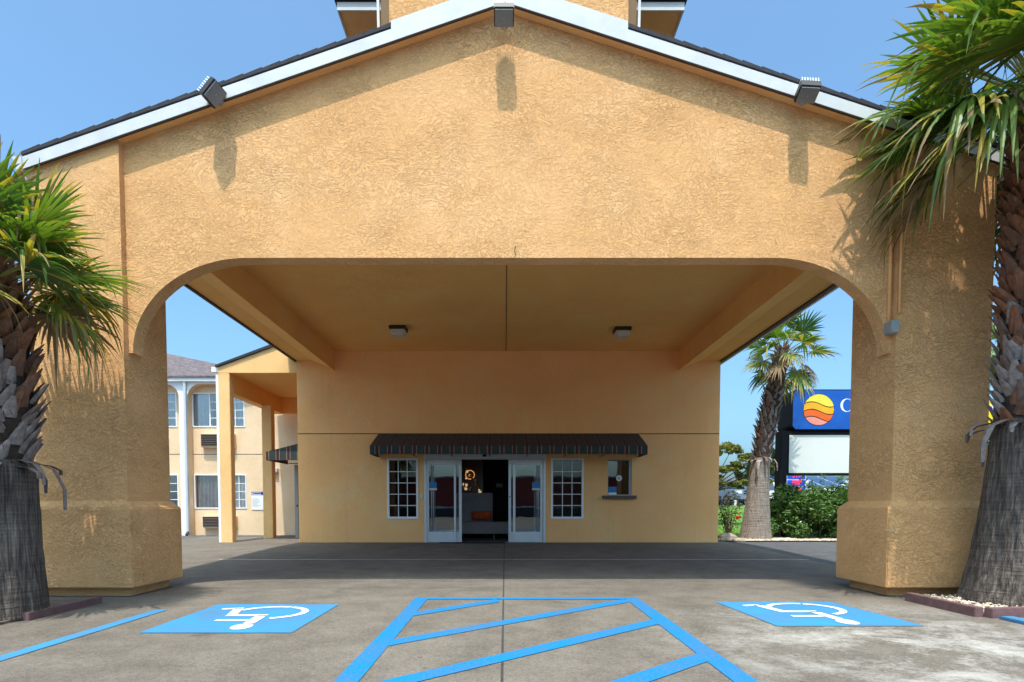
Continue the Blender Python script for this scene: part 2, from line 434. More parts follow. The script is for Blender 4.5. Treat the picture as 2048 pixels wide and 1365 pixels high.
g = sheet('ground', -400, 400, -300, 900, -.012, 100, M['asph'])
for v in g.data.vertices: v.co.z = -.18
tag(g, kind='structure')
tag(sheet('road', -26, 60, -30, 75, -.004, .75, M['asph']), kind='structure')
tag(sheet('driveway', -9.5, 5.95, -8, 18.9, .004, .5, M['conc']), kind='structure')
tag(sheet('unseen_forecourt', -24, 24, -26, -8.02, .004, 2, M['conc']), kind='structure')  # concrete added out of view to bounce light under the canopy
tag(sheet('lawn', 6.6, 30, 17.7, 37.5, .012, .5, M['grass']), kind='structure')
tag(sheet('planting_bed', 6.15, 13, 16.45, 18.6, .02, .3, M['soil']), kind='structure')
# low kerb round the bed
random.seed(5)
def pebble(b, c, r, m=0):
    n = len(b.v); rr = [r * random.uniform(.7, 1.25) for _ in range(3)]; a = random.uniform(0, 6.28)
    ca, sa = math.cos(a), math.sin(a)
    for k in ((1,0,0),(-1,0,0),(0,1,0),(0,-1,0),(0,0,1),(0,0,-1)):
        x, y, z = k[0]*rr[0], k[1]*rr[1], k[2]*rr[2]*.6
        b.v.append((c[0] + x*ca - y*sa, c[1] + x*sa + y*ca, c[2] + z))
    for q in ((0,2,4),(2,1,4),(1,3,4),(3,0,4),(2,0,5),(1,2,5),(3,1,5),(0,3,5)):
        b.f.append(tuple(n + i for i in q)); b.m.append(m)
def pebm():
    m, nt, p = newmat('river pebbles')
    gi = N(nt, 'ShaderNodeNewGeometry').outputs['Random Per Island']
    nt.links.new(ramp(nt, gi, [(0, (.62,.50,.38)), (.3, (.42,.30,.20)), (.55, (.70,.62,.52)), (.8, (.30,.22,.17)), (1, (.55,.42,.32))]), p.inputs['Base Color'])
    p.inputs['Roughness'].default_value = .7; return m
M['peb'] = pebm()

# joints and stains in the driveway
b = MB()
for j in range(24):
    y0 = 2.2 + j * .6; y1 = y0 + .6
    ground_poly(b, [(-.028, y0), (-.010, y0), (-.010, y1), (-.028, y1)], .007)
for (xa, xb, yy) in ((-5.6, 5.8, 7.98), (-9, 5.9, 16.02)):
    n = 12
    for i in range(n):
        x0 = xa + (xb - xa) * i / n; x1 = xa + (xb - xa) * (i + 1) / n
        ground_poly(b, [(x0, yy), (x1, yy), (x1, yy + .012), (x0, yy + .012)], .007)
tag(b.build('driveway_joint', M['seam']), kind='structure')

# painted markings (all lie flat on the driveway)
GZ0 = -.12
def strip(b, p, q, wd, dz, m=0):
    p, q = Vector(p), Vector(q); d = (q - p).normalized(); n = Vector((-d.y, d.x)) * wd / 2
    L = (q - p).length; k = max(1, int(L / .8))
    for i in range(k):
        a = p + (q - p) * i / k; c = p + (q - p) * (i + 1) / k
        ground_poly(b, [a - n, c - n, c + n, a + n], dz, m)
b = MB()
X0, X1, YT = -.99, 1.50, 7.06
strip(b, (X0, .6), (X0, YT + .08), .155, .0095); strip(b, (X1, .6), (X1, YT + .08), .155, .0095)
strip(b, (X0 + .0775, YT), (X1 - .0775, YT), .16, .0095)
x0i, x1i = X0 + .0775, X1 - .0775
def diag(b, xl, yl, xr, yr, wd=.17):
    # ends cut along the side lines
    k = wd / 2 * math.hypot(xr - xl, yr - yl) / (xr - xl)
    ground_poly(b, [(xl, yl - k), (xr, yr - k), (xr, yr + k), (xl, yl + k)], .0095)
sl = .93
diag(b, x0i, 6.05, -.06, 6.92); diag(b, x0i, 4.76, x1i, 4.76 + sl * (x1i - x0i) - .02)
diag(b, x0i, 3.46, x1i, 3.46 + sl * (x1i - x0i)); diag(b, x0i, 2.12, x1i, 2.12 + sl * (x1i - x0i)); diag(b, x0i, .8, x1i, .8 + sl * (x1i - x0i))
tag(b.build('hatched_aisle', M['pblue']), 'blue painted hatched access aisle between the two wheelchair squares', 'road marking')
b = MB(); strip(b, (-3.62, 1.0), (-3.62, 6.3), .13, .0095)
tag(b.build('stall_line', M['pblue2']), 'faded blue stall line on the ground beside the left pillar and palm', 'road marking')
b = MB(); strip(b, (-5.6, 11.72), (5.95, 11.72), .05, .0095)
tag(b.build('lane_line', M['pline']), 'thin white line painted across the shaded driveway before the doors', 'road marking')
b = MB(); b.box(4.79, 4.93, 1.5, 5.78, GZ0 - .02, GZ0 + .035)
tag(b.build('painted_kerb', M['pblue2'], bevel=.008), 'blue painted kerb edge in front of the right planter', 'kerb')

def symbol(cx, cy, x0, x1, x2, x3, y0, y1, label):
    t = thing('wheelchair_marking', (cx, cy, GZ0), label, 'road marking', 'blue wheelchair squares on the driveway')
    b = MB(); ground_poly(b, [(x0, y0), (x1, y0), (x3, y1), (x2, y1)], .0095)
    b.build('blue_square', M['pblue2'], t)
    b = MB()
    def P(u, v): return (cx - u, cy - v, GZ0 + .0135)
    def seg(u0, v0, u1, v1, wd):
        d = Vector((u1 - u0, v1 - v0)).normalized(); n = Vector((-d.y, d.x)) * wd / 2
        b.face([P(u0 - n.x, v0 - n.y), P(u1 - n.x, v1 - n.y), P(u1 + n.x, v1 + n.y), P(u0 + n.x, v0 + n.y)])
    hd = [P(-.12 + .09 * math.cos(a * .2618), .50 + .13 * math.sin(a * .2618)) for a in range(24)]
    b.face(hd)
    seg(-.12, .355, -.08, -.055, .10)                       # trunk of the figure
    seg(-.045, .20, .26, .20, .075)                        # arm
    seg(-.13, -.06, .275, -.06, .085); seg(.24, -.104, .33, -.47, .095); seg(.285, -.475, .49, -.42, .07)
    aw, R1, R2 = .085, .395, .325
    for (a0, a1) in ((112, 248), (252, 338)):
        n = 16
        for i in range(n):
            t0, t1 = R(a0 + (a1 - a0) * i / n), R(a0 + (a1 - a0) * (i + 1) / n)
            b.face([P(-.08 + R2*math.cos(t0), -.22 + R2*math.sin(t0)*.95), P(-.08 + R1*math.cos(t0), -.22 + R1*math.sin(t0)*.95),
                    P(-.08 + R1*math.cos(t1), -.22 + R1*math.sin(t1)*.95), P(-.08 + R2*math.cos(t1), -.22 + R2*math.sin(t1)*.95)])
    b.build('wheelchair_figure', M['pwhite'], t)
symbol(-2.50, 5.88, -3.19, -1.845, -3.16, -1.84, 6.63, 5.13, 'blue square with white wheelchair symbol, near the left pillar and palm')
symbol(3.10, 6.10, 2.40, 3.72, 2.48, 3.83, 6.80, 5.42, 'blue square with white wheelchair symbol, near the right pillar and gravel planter')

# ------------------------------------------------------------------ entrance canopy (porte cochere)
YF, YP, YB = 7.26, 7.345, 7.56     # pilaster face, panel face, panel back
YW = 16.1                          # lobby wall
YR = 7.20                          # rake board face
XL, XR = -5.65, 5.81
ap = W(1010, 4, YR); el = W(45, 338, YR); er_ = W(1704, 229, YR)
def rz(x):   # underside of the rake at x
    if x < ap.x: return ap.z + (el.z - ap.z) * (ap.x - x) / (ap.x - el.x)
    return ap.z + (er_.z - ap.z) * (x - ap.x) / (er_.x - ap.x)
XE0, XE1 = el.x, 5.97
t = thing('entrance_canopy', (0, 11.5, GZ0), 'large ochre stucco gabled drive-through canopy with arched front opening', 'canopy')
# gable panel with arched opening
XS0, XS1, ZS, ZA, AA = -4.50, 4.63, 2.83, 3.96, 1.40
arch = []
n = 20
for i in range(n + 1):
    a = R(180 - 90 * i / n); arch.append((XS0 + AA + AA * math.cos(a), ZS + (ZA - ZS) * math.sin(a)))
for i in range(n + 1):
    a = R(90 - 90 * i / n); arch.append((XS1 - AA + AA * math.cos(a), ZS + (ZA - ZS) * math.sin(a)))
pl, pr = -4.555, 4.67
def grid_panel(b, lower, top, y, flip=False):
    pass
b = MB()
# panel is built in vertical slices so the faces stay clean
xs = sorted(set([pl, pr, ap.x] + [round(p[0], 4) for p in arch]))
def low(x):
    if x <= XS0 or x >= XS1: return ZS
    if x < XS0 + AA: return ZS + (ZA - ZS) * math.sqrt(max(0, 1 - ((XS0 + AA - x) / AA) ** 2))
    if x > XS1 - AA: return ZS + (ZA - ZS) * math.sqrt(max(0, 1 - ((x - XS1 + AA) / AA) ** 2))
    return ZA
for i in range(len(xs) - 1):
    xa, xb = xs[i], xs[i+1]
    la, lb = low(xa), low(xb)
    if xb <= XS0 + 1e-4: la = lb = ZS
    if xa >= XS1 - 1e-4: la = lb = ZS
    za, zb = rz(xa), rz(xb)
    b.face([(xa, YP, la), (xb, YP, lb), (xb, YP, zb), (xa, YP, za)])
    b.face([(xb, YB, lb), (xa, YB, la), (xa, YB, za), (xb, YB, zb)])
    b.face([(xa, YB, la), (xb, YB, lb), (xb, YP, lb), (xa, YP, la)])
b.build('gable_wall', M['stucco'], t)
b = MB(); pc = [W(1031, 492, YP - .002), W(1029, 503, YP - .002), W(1032, 508, YP - .002), W(1027, 518, YP - .002), W(1024.5, 519.5, YP - .002)]
b.tube(pc, .0035, 4); b.build('crack', M['seam'], t)
# pillars
def pillar(x0, x1, name='pillar'):
    b = MB()
    zt0, zt1 = rz(x0), rz(x1)
    b.prism([(x0, .98), (x1, .98), (x1, zt1), (x0, zt0)], YF, YB + .0)
    b.box(x0, x1, YB, 8.18, .98, 4.84)
    p = b.build(name, M['stucco'], t)
    q = MB()
    e = .095
    rings = []
    for (ex, z) in ((0.0, 1.055), (e, .955), (e, -.005)):
        rings.append([(x0 - ex, YF - ex, z), (x1 + ex, YF - ex, z), (x1 + ex, 8.18 + ex, z), (x0 - ex, 8.18 + ex, z)])
    q.ring(rings)
    q.box(x0 + .02, x1 - .02, YF + .04, 8.14, -.3, -.004)
    q.build('pedestal', M['stucco'], p, bevel=.012)
pillar(XL, pl - .0); pillar(pr, XR)
# ceiling, beams, eave soffits
b = MB(); b.box(-4.6, 4.66, YB, YW, 5.09, 5.14); cl = b.build('ceiling', M['stucco_c'], t)
q = MB(); q.box(.022, .034, YB + .01, YW - .01, 5.082, 5.0895); q.build('ceiling_joint', M['seam'], cl)
for s, (xi, xm, xo) in ((-1, (-4.53, -5.12, -5.53)), (1, (4.60, 5.20, 5.70))):
    b = MB()
    b.prism([(xi, 4.57), (xm, 4.83), (xm, 5.3), (xi, 5.3)], YB, YW)
    b.prism([(xm + s*.001, 4.835), (xo, 4.835), (xo, 5.05), (xm + s*.001, 5.2)], YB, YW)
    bm_ = b.build('beam', M['stucco_c'], t)
    q = MB(); q.box(min(xo, xo + s*.05), max(xo, xo + s*.05), YB, YW + .05, 4.80, 4.90); q.build('drip_edge', M['brown'], bm_)
# roof of canopy and lobby as one ridge
b = MB(); YE = 25.0
FH = .15
for (xa, xb) in ((XE0, ap.x), (ap.x, XE1)):
    b.prism([(xa, rz(xa) + .015), (xb, rz(xb) + .015), (xb, rz(xb) + FH + .03), (xa, rz(xa) + FH + .03)], YR + .034, YE)
rf = b.build('roof', M['shingle_d'], t)
b = MB()
for (xa, xb) in ((XE0 + .03, ap.x), (ap.x, XE1 - .03)):
    b.prism([(xa, rz(xa) + .001), (xb, rz(xb) + .001), (xb, rz(xb) + .014), (xa, rz(xa) + .014)], YR + .036, YB + .02)
b.build('rake_soffit', M['stucco_s'], t)
b = MB()
for (xa, xb) in ((XE0 - .03, ap.x), (ap.x, XE1 + .03)):
    n = 26
    for i in range(n):     # shingle courses seen on edge, each a slight step
        x0 = xa + (xb - xa) * i / n; x1 = xa + (xb - xa) * (i + 1) / n
        st0 = .0 if xb <= ap.x + .01 else .014; st1 = .014 - st0
        b.prism([(x0, rz(x0) + FH + .031), (x1, rz(x1) + FH + .031), (x1, rz(x1) + FH + .068 + st1), (x0, rz(x0) + FH + .068 + st0)], YR + .02, YE + .1)
b.build('shingles', M['shingle_d'], rf)
b = MB()
for (xa, xb) in ((XE0, ap.x - .0005), (ap.x + .0005, XE1)):
    b.prism([(xa, rz(xa)), (xb, rz(xb)), (xb, rz(xb) + FH - .012), (xa, rz(xa) + FH - .012)], YR, YR + .032)
xa, xb = W(782, 50, YR).x, W(1256, 80, YR).x
b.prism([(xa, rz(xa) + FH - .03), (ap.x, ap.z + FH - .03), (xb, rz(xb) + FH - .03), (xb, rz(xb) + FH + .085), (ap.x, ap.z + FH + .085), (xa, rz(xa) + FH + .085)], YR + .004, YR + .05)
fa = b.build('rake_board', M['fascia'], t)
q = MB()
for (xa, xb) in ((XE0 + .02, ap.x), (ap.x, XE1 - .02)):
    q.prism([(xa, rz(xa) - .012), (xb, rz(xb) - .012), (xb, rz(xb) - .001), (xa, rz(xa) - .001)], YR + .006, YR + .035)
q.build('rake_trim', M['brown'], fa)
# gutters along both eaves
for s, xe in ((-1, XE0), (1, XE1)):
    z = rz(xe)
    prof = [(0, .13), (0, -.03), (-.05, -.03), (-.075, .02), (-.085, .085), (-.115, .125), (-.115, .135), (0, .135)]
    b = MB(); b.prism([(xe - s * (p[0]) * 1.0 if s < 0 else xe - p[0], z + p[1]) for p in prof] if s > 0 else [(xe + p[0], z + p[1]) for p in prof], YR - .01, YE)
    b.build('gutter', M['fascia'], t)
# side walls over the eave beams
b = MB(); b.box(XL, XL + .12, 8.18, YW, 4.905, rz(XL + .12) + .01); b.build('side_wall', M['stucco_s'], t)
b = MB(); b.box(XR - .12, XR, 8.18, YW, 4.905, rz(XR - .12) + .01); b.build('side_wall', M['stucco_s'], t)

# tower rising behind the gable
tw = thing('roof_tower', (0, 9, 6.6), 'ochre stucco tower rising above the ridge of the canopy with white trimmed eaves', 'tower')
xa, xb = W(779, 40, 7.42).x, W(1256, 40, 7.42).x
b = MB(); b.prism([(xa, rz(xa) + .20), (0, ap.z + .20), (xb, rz(xb) + .20), (xb, 10.4), (xa, 10.4)], 7.40, 10.2)
b.build('wall', M['stucco'], tw)
for s, x in ((-1, xa), (1, xb)):
    b = MB(); a, c = (x - .12, x - .003) if s < 0 else (x + .003, x + .12)
    b.prism([(a, rz(a) + .27), (c, rz(c) + .27), (c, 10.0), (a, 10.0)], 7.50, 10.0)
    b.build('shaded_side', M['tan'], tw)  # ochre side wall with its shade painted in as brown
for s, x in ((-1, xa), (1, xb)):
    b = MB(); b.prism([(x + s*.125, rz(x) + .30), (x + s*.155, rz(x) + .30), (x + s*.205, 10.0), (x + s*.175, 10.0)], 7.46, 7.49)
    b.build('corner_trim', M['fascia'], tw)
for s, (p0, p1) in ((-1, (674, 757)), (1, (1263, 1369))):
    Yq = 9.6
    a, c = W(p0, 18, Yq), W(p1, 18, Yq)
    x_out = a.x if s < 0 else c.x; x_in = (a.x + 1.5) if s < 0 else (c.x - 1.5)
    lo, hi = min(x_out, x_in), max(x_out, x_in); zz = a.z
    q = MB(); q.box(lo + (.03 if s < 0 else 0), hi - (0 if s < 0 else .03), Yq + .03, 13.0, zz, zz + .12); so = q.build('eave', M['stucco_s'], tw)
    q = MB(); q.box(lo, hi, Yq, Yq + .028, zz - .02, zz + .10)
    q.box(*((lo, lo + .028) if s < 0 else (hi - .028, hi)), Yq + .03, 13.0, zz - .02, zz + .10); q.build('fascia', M['fascia'], so)
    q = MB(); q.prism([(lo - .04, zz + .125), (hi + .04, zz + .125), (hi, zz + .9 if s < 0 else zz + .17), (lo, zz + .17 if s < 0 else zz + .9)], Yq - .04, 13.0); q.build('eave_roof', M['shingle_d'], so)
    q = MB(); w0, w1 = (lo + .42, hi) if s < 0 else (lo, hi - .42)
    q.box(w0, w1, Yq + .55, 12.9, 5.9, zz - .003); wl = q.build('side_bay', M['stucco_s'], tw)
    q = MB(); wx = (w0 + .12, w0 + .55) if s < 0 else (w1 - .55, w1 - .12)
    q.box(*wx, Yq + .53, Yq + .56, zz - 1.5, zz - .35); q.build('vent_window', M['dark'], wl)

# ------------------------------------------------------------------ lobby building
lb = thing('lobby_building', (0, 16.1, 0), 'ochre lobby building wall under the canopy with sliding doors and windows', 'building')
XB0, XB1 = -5.53, 5.72
def rect(px0, py0, px1, py1, Y=YW):
    a = W(px0, py0, Y); c = W(px1, py1, Y); return a.x, c.x, c.z, a.z     # x0,x1,z0,z1
door = rect(848, 909, 1091, 1090); door = (door[0], door[1], 0.0, door[3])
win1 = rect(774, 917, 837, 1038); win2 = rect(1102, 917, 1167, 1038); tick = rect(1216, 919, 1263, 991)
def wall_with_holes(b, x0, x1, z0, z1, holes, y0, y1, m=0):
    xs = sorted(set([x0, x1] + [h[0] for h in holes] + [h[1] for h in holes])); zs = sorted(set([z0, z1] + [h[2] for h in holes] + [h[3] for h in holes]))
    def inh(x, z): return any(h[0] < x < h[1] and h[2] < z < h[3] for h in holes)
    for i in range(len(xs) - 1):
        for j in range(len(zs) - 1):
            xm, zm = (xs[i] + xs[i+1]) / 2, (zs[j] + zs[j+1]) / 2
            if inh(xm, zm): continue
            b.face([(xs[i], y0, zs[j]), (xs[i+1], y0, zs[j]), (xs[i+1], y0, zs[j+1]), (xs[i], y0, zs[j+1])], m)
            b.face([(xs[i+1], y1, zs[j]), (xs[i], y1, zs[j]), (xs[i], y1, zs[j+1]), (xs[i+1], y1, zs[j+1])], m)
    for h in holes:
        a, c, lo, hi = h
        b.face([(a, y0, lo), (a, y1, lo), (a, y1, hi), (a, y0, hi)], m); b.face([(c, y0, lo), (c, y0, hi), (c, y1, hi), (c, y1, lo)], m)
        b.face([(a, y0, hi), (a, y1, hi), (c, y1, hi), (c, y0, hi)], m); b.face([(a, y0, lo), (c, y0, lo), (c, y1, lo), (a, y1, lo)], m)
    b.face([(x0, y0, z0), (x0, y0, z1), (x0, y1, z1), (x0, y1, z0)], m); b.face([(x1, y0, z0), (x1, y1, z0), (x1, y1, z1), (x1, y0, z1)], m)
b = MB(); wall_with_holes(b, XB0, XB1, -.05, 5.0, [door, win1, win2, tick], YW, YW + .22)
b.box(-4.6, 4.66, YW, YW + .2, 5.001, 5.2)
wl = b.build('front_wall', M['stucco_s'], lb)
zg = W(1000, 868, YW).z
q = MB(); q.box(XB0 + .01, XB1 - .01, YW - .0025, YW + .01, zg - .011, zg + .011); q.build('wall_groove', M['seam'], wl)
b = MB(); b.box(XB0, XB0 + .2, YW + .221, 25, -.05, 5.0); b.box(XB1 - .2, XB1, YW + .221, 25, -.05, 5.0); b.box(XB0 + .2, XB1 - .2, 24.8, 25, -.05, 5.0)
b.prism([(XB0, 5.0), (XB1, 5.0), (XB1, rz(XB1)), (0, ap.z), (XB0, rz(XB0))], 24.8, 24.95)
b.build('outer_wall', M['stucco_s'], lb)
b = MB(); b.box(-5.2, 5.4, YW + .23, 20.6, -.03, .002); b.build('lobby_floor', M['wood'], lb)
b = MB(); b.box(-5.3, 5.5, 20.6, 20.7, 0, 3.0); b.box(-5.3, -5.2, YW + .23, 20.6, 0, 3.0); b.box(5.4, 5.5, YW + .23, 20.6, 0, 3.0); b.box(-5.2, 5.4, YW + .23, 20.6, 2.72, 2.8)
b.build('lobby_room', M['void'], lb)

def curtain(name, x0, x1, z0, z1, y, mat, parent, amp=.025, wl_=.11):
    b = MB(); n = max(8, int((x1 - x0) / .018)); ra = []
    for j, z in enumerate((z0, (z0 + z1) / 2, z1)):
        ra.append([(x0 + (x1 - x0) * i / n, y + amp * math.sin(i * (x1 - x0) / n / wl_ * 6.28 + .7 * math.sin(i * .31)) * (1.1 - .15 * j), z) for i in range(n + 1)])
    b.ring(ra, close=False); return b.build(name, mat, parent, smooth=True)
def window(parent, r, cols, rows, Y, fr=.055, mt=.018, mat=None, c0=0.0, label=None, gm=None, rec=.05):
    x0, x1, z0, z1 = r; mat = mat or M['white']
    b = MB(); y0, y1 = Y - .02, Y + rec
    b.box(x0, x0 + fr, y0, y1, z0, z1); b.box(x1 - fr, x1, y0, y1, z0, z1)
    b.box(x0 + fr, x1 - fr, y0, y1, z1 - fr, z1); b.box(x0 + fr, x1 - fr, y0, y1, z0, z0 + fr)
    w_ = b.build('window', mat, parent, bevel=.004)
    if label: w_['label'] = label
    b = MB(); a, c, lo, hi = x0 + fr, x1 - fr, z0 + fr, z1 - fr
    a2 = a + (c - a) * c0
    if c0: b.box(a2 - .02, a2 + .02, Y, Y + .03, lo, hi)
    for i in range(1, cols):
        x = a2 + (c - a2) * i / cols; b.box(x - mt/2, x + mt/2, Y + .004, Y + .022, lo, hi)
    for j in range(1, rows):
        z = lo + (hi - lo) * j / rows; b.box(a2 + .001, c - .001, Y + .002, Y + .02, z - mt/2, z + mt/2)
    b.build('muntins', mat, w_)
    b = MB(); b.face([(a - .01, Y + .028, lo - .01), (c + .01, Y + .028, lo - .01), (c + .01, Y + .028, hi + .01), (a - .01, Y + .028, hi + .01)])
    b.build('glass', gm or M['glassw'], w_)
    return w_
gw = M['glass']
w1 = window(lb, win1, 3, 5, YW, gm=M['glassl'], label='white gridded lobby window on the left of the doors')
w2 = window(lb, win2, 3, 5, YW, gm=M['glassl'], label='white gridded lobby window on the right of the doors')
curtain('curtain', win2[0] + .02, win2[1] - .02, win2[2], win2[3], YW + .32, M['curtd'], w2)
# ticket window
x0, x1, z0, z1 = tick
b = MB(); b.box(x0, x0 + .015, YW + .04, YW + .1, z0, z1); b.box(x1 - .06, x1, YW + .03, YW + .1, z0, z1); b.box(x0 + .015, x1 - .06, YW + .04, YW + .1, z1 - .03, z1); b.box(x0 + .015, x1 - .06, YW + .04, YW + .1, z0, z0 + .02)
tk = b.build('service_window', M['grey'], lb)
b = MB(); b.face([(x0 + .01, YW + .09, z0), (x1 - .05, YW + .09, z0), (x1 - .05, YW + .09, z1), (x0 + .01, YW + .09, z1)]); b.build('glass', gw, tk)
a = W(1206, 991.5, YW - .12); c = W(1273, 998, YW - .12)
b = MB(); b.box(a.x, c.x, YW - .14, YW - .002, c.z, a.z); b.build('ledge', M['ledge'], tk, bevel=.006)
b = MB(); cc = W(1238, 957, YW + .08); n = 24
b.tube([(cc.x, YW + .075, cc.z), (cc.x, YW + .085, cc.z)], .078, 24); b.build('speak_through', M['signwhite'], tk)
b = MB(); b.tube([(cc.x, YW + .068, cc.z), (cc.x, YW + .0745, cc.z)], .042, 16)
b.build('speaker_grille', M['greyink'], tk)
a = W(1217, 974, YW + .08); c = W(1233, 990, YW + .08)
b = MB(); b.box(a.x, c.x, YW + .078, YW + .084, c.z + .06, a.z); k = b.build('sticker', M['blue'], tk)
b = MB(); b.box(a.x, c.x, YW + .078, YW + .084, c.z, c.z + .059); b.build('sticker_strip', M['white'], k)
# call plate
a = W(840, 989, YW); c = W(846, 997, YW)
b = MB(); b.box(a.x, c.x, YW - .02, YW - .001, c.z, a.z); b.build('call_button', M['call'], lb, bevel=.003)

# sliding doors
x0, x1, z0, z1 = door
def DX(px): return W(px, 1000, YW).x
def DZ(py): return W(1000, py, YW).z
b = MB(); jw = DX(853.5) - x0
b.box(x0, x0 + jw, YW - .03, YW + .16, 0, z1); b.box(x1 - jw, x1, YW - .03, YW + .16, 0, z1)
hz = DZ(919)
b.box(x0 + jw, x1 - jw, YW - .03, YW + .16, hz, z1)
fr = b.build('door_frame', M['alu'], lb, bevel=.004)
b = MB(); b.box(x0 + jw, x1 - jw, YW - .02, YW + .22, -.02, .008); b.build('threshold', M['grey'], fr)
a = W(969, 911.5, YW - .06)
b = MB(); b.tube([(a.x - .05, YW - .05, a.z), (a.x + .05, YW - .05, a.z)], .03, 10); b.build('motion_sensor', M['black'], fr)
def leaf(xa, xb, y, gx0, gx1, nm, handle=None):
    b = MB(); gz0, gz1 = DZ(1064), DZ(929.5); top = hz - .003
    b.box(xa, gx0, y, y + .045, .012, top); b.box(gx1, xb, y, y + .045, .012, top)
    b.box(gx0, gx1, y, y + .045, gz1, top); b.box(gx0, gx1, y, y + .045, .012, gz0)
    o = b.build(nm, M['alu'], lb, bevel=.003)
    b = MB(); b.face([(gx0, y + .02, gz0), (gx1, y + .02, gz0), (gx1, y + .02, gz1), (gx0, y + .02, gz1)]); b.build('glass', gw, o)
    return o
L = leaf(DX(853.6), DX(912), YW + .0, DX(858), DX(908), 'fixed_door_panel')
Rr = leaf(DX(1026), DX(1085.5), YW + .0, DX(1030.7), DX(1080.5), 'fixed_door_panel')
leaf(DX(866), DX(923), YW + .07, DX(870), DX(917.5), 'sliding_door'); sd = leaf(DX(1017), DX(1072), YW + .07, DX(1022.3), DX(1068), 'sliding_door')
b = MB(); a = W(1019.5, 994, YW + .06); b.tube([(a.x, YW + .06, a.z), (a.x, YW + .069, a.z)], .018, 12); b.build('lock', M['black'], sd)
for o, px in ((L, (863, 866.5)), (Rr, (1074, 1077.5))):
    b = MB()
    for p in px: b.tube([(DX(p), YW - .03, DZ(1061)), (DX(p), YW - .03, DZ(932))], .009, 8)
    b.tube([(DX(px[0]), YW - .03, DZ(1050)), (DX(px[0]), YW + .018, DZ(1050))], .009, 6)
    b.tube([(DX(px[0]), YW - .03, DZ(940)), (DX(px[0]), YW + .018, DZ(940))], .009, 6)
    b.build('handle', M['alu'], o, smooth=True)
    s0 = (859, 874) if px[0] < 900 else (1064, 1079.5)
    b = MB(); b.box(DX(s0[0]), DX(s0[1]), YW - .046, YW - .042, DZ(977), DZ(965)); k = b.build('sticker', M['blue'], o)
    b = MB(); b.box(DX(s0[0]), DX(s0[1]), YW - .046, YW - .042, DZ(981), DZ(977) - .001); b.build('sticker_strip', M['call'], k)
# door mat
b = MB(); b.box(DX(880), DX(1010), 15.7, 16.05, .006, .016); tag(b.build('door_mat', M['black']), 'dark flat mat on the ground before the sliding doors', 'mat')

# lobby furniture
def LX(px, Y): return W(px, 1000, Y).x
def LZ(py, Y): return W(1000, py, Y).z
Y1 = 17.6
s_ = thing('sofa', (LX(960, Y1), Y1, 0), 'grey upholstered sofa with tall panel back seen through the open doorway', 'sofa')
b = MB(); b.box(LX(905, Y1), LX(984.5, Y1), Y1 + .62, Y1 + .75, .3, LZ(986, Y1 + .62)); b.build('backrest', M['sofa'], s_, bevel=.03)
b = MB(); b.box(LX(902, Y1), LX(1025, Y1), Y1, Y1 + .61, LZ(1068, Y1), LZ(1044.5, Y1)); b.build('seat', M['sofa'], s_, bevel=.03)
for px in (908, 988, 1020):
    b = MB(); b.tube([(LX(px, Y1), Y1 + .06, 0), (LX(px, Y1), Y1 + .06, LZ(1068, Y1))], .018, 8); b.build('leg', M['grey'], s_)
# pillow: a puffed rectangle
def pillow(cx, cy, cz, wx, wz, th):
    b = MB(); n = 14; m_ = 8
    for sgn in (-1, 1):
        base = len(b.v)
        for j in range(m_ + 1):
            for i in range(n + 1):
                u, v = i / n * 2 - 1, j / m_ * 2 - 1
                k = max(0, (1 - u**4) * (1 - v**4)) ** .5
                pin = 1 - .09 * (1 - abs(u)) * abs(v) - .06 * (1 - abs(v)) * abs(u)
                b.v.append((cx + u * wx / 2 * (1 - .05*(1-abs(v))), cy + sgn * th / 2 * k - .08 * v * .5, cz + v * wz / 2 * pin))
        for j in range(m_):
            for i in range(n):
                q = (base + j*(n+1) + i, base + j*(n+1) + i + 1, base + (j+1)*(n+1) + i + 1, base + (j+1)*(n+1) + i)
                b.f.append(q if sgn < 0 else q[::-1]); b.m.append(0)
    return b
pz = (LZ(1026, Y1 + .3) + LZ(1043.5, Y1 + .3)) / 2
tag(pillow(LX(963, Y1 + .3), Y1 + .42, pz + .04, .62, .27, .16).build('pillow', M['pillow'], smooth=True), 'orange velvet pillow lying on the grey lobby sofa', 'pillow')
# wall ornament of rings and bubbles; ring and some bubbles given an added glow
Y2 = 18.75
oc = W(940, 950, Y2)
o_ = thing('ring_ornament', (oc.x, Y2, oc.z), 'gold ring ornament with glass bubbles above the lobby sofa, given an added glow', 'ornament')
b = MB(); rings = []
for i in range(40):
    a = i / 39 * 2 * math.pi; rings.append((oc.x + .135 * math.cos(a), Y2, oc.z + .135 * math.sin(a)))
b.tube(rings, .013, 8); b.build('ring', M['ringglow'], o_, smooth=True)
random.seed(11)
def sph(b, c, r, k=8):
    rings = []
    for j in range(1, k):
        t = math.pi * j / k; rings.append([(c[0] + r*math.sin(t)*math.cos(2*math.pi*i/10), c[1] + r*math.sin(t)*math.sin(2*math.pi*i/10), c[2] + r*math.cos(t)) for i in range(10)])
    b.ring(rings)
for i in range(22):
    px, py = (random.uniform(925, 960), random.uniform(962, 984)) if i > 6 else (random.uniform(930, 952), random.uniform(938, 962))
    p = W(px, py, Y2 + random.uniform(-.05, .1)); b = MB(); sph(b, p, random.uniform(.025, .06)); b.build('bubble', M['glowbub'] if i % 3 == 0 else M['gold'], o_, smooth=True)
b = MB(); b.box(oc.x - .4, oc.x + .4, Y2 + .16, Y2 + .2, oc.z - .9, oc.z + .8); b.build('backing_panel', M['wood'], o_)
a, c = W(992, 967, 20.5), W(1005, 975, 20.5)
b = MB(); b.box(a.x, c.x, 20.56, 20.598, c.z, a.z); tag(b.build('wall_plaque', M['grey'], bevel=.004), 'small grey plaque on the dark wall inside the lobby', 'plaque')
b = MB(); tz = .98 - .5
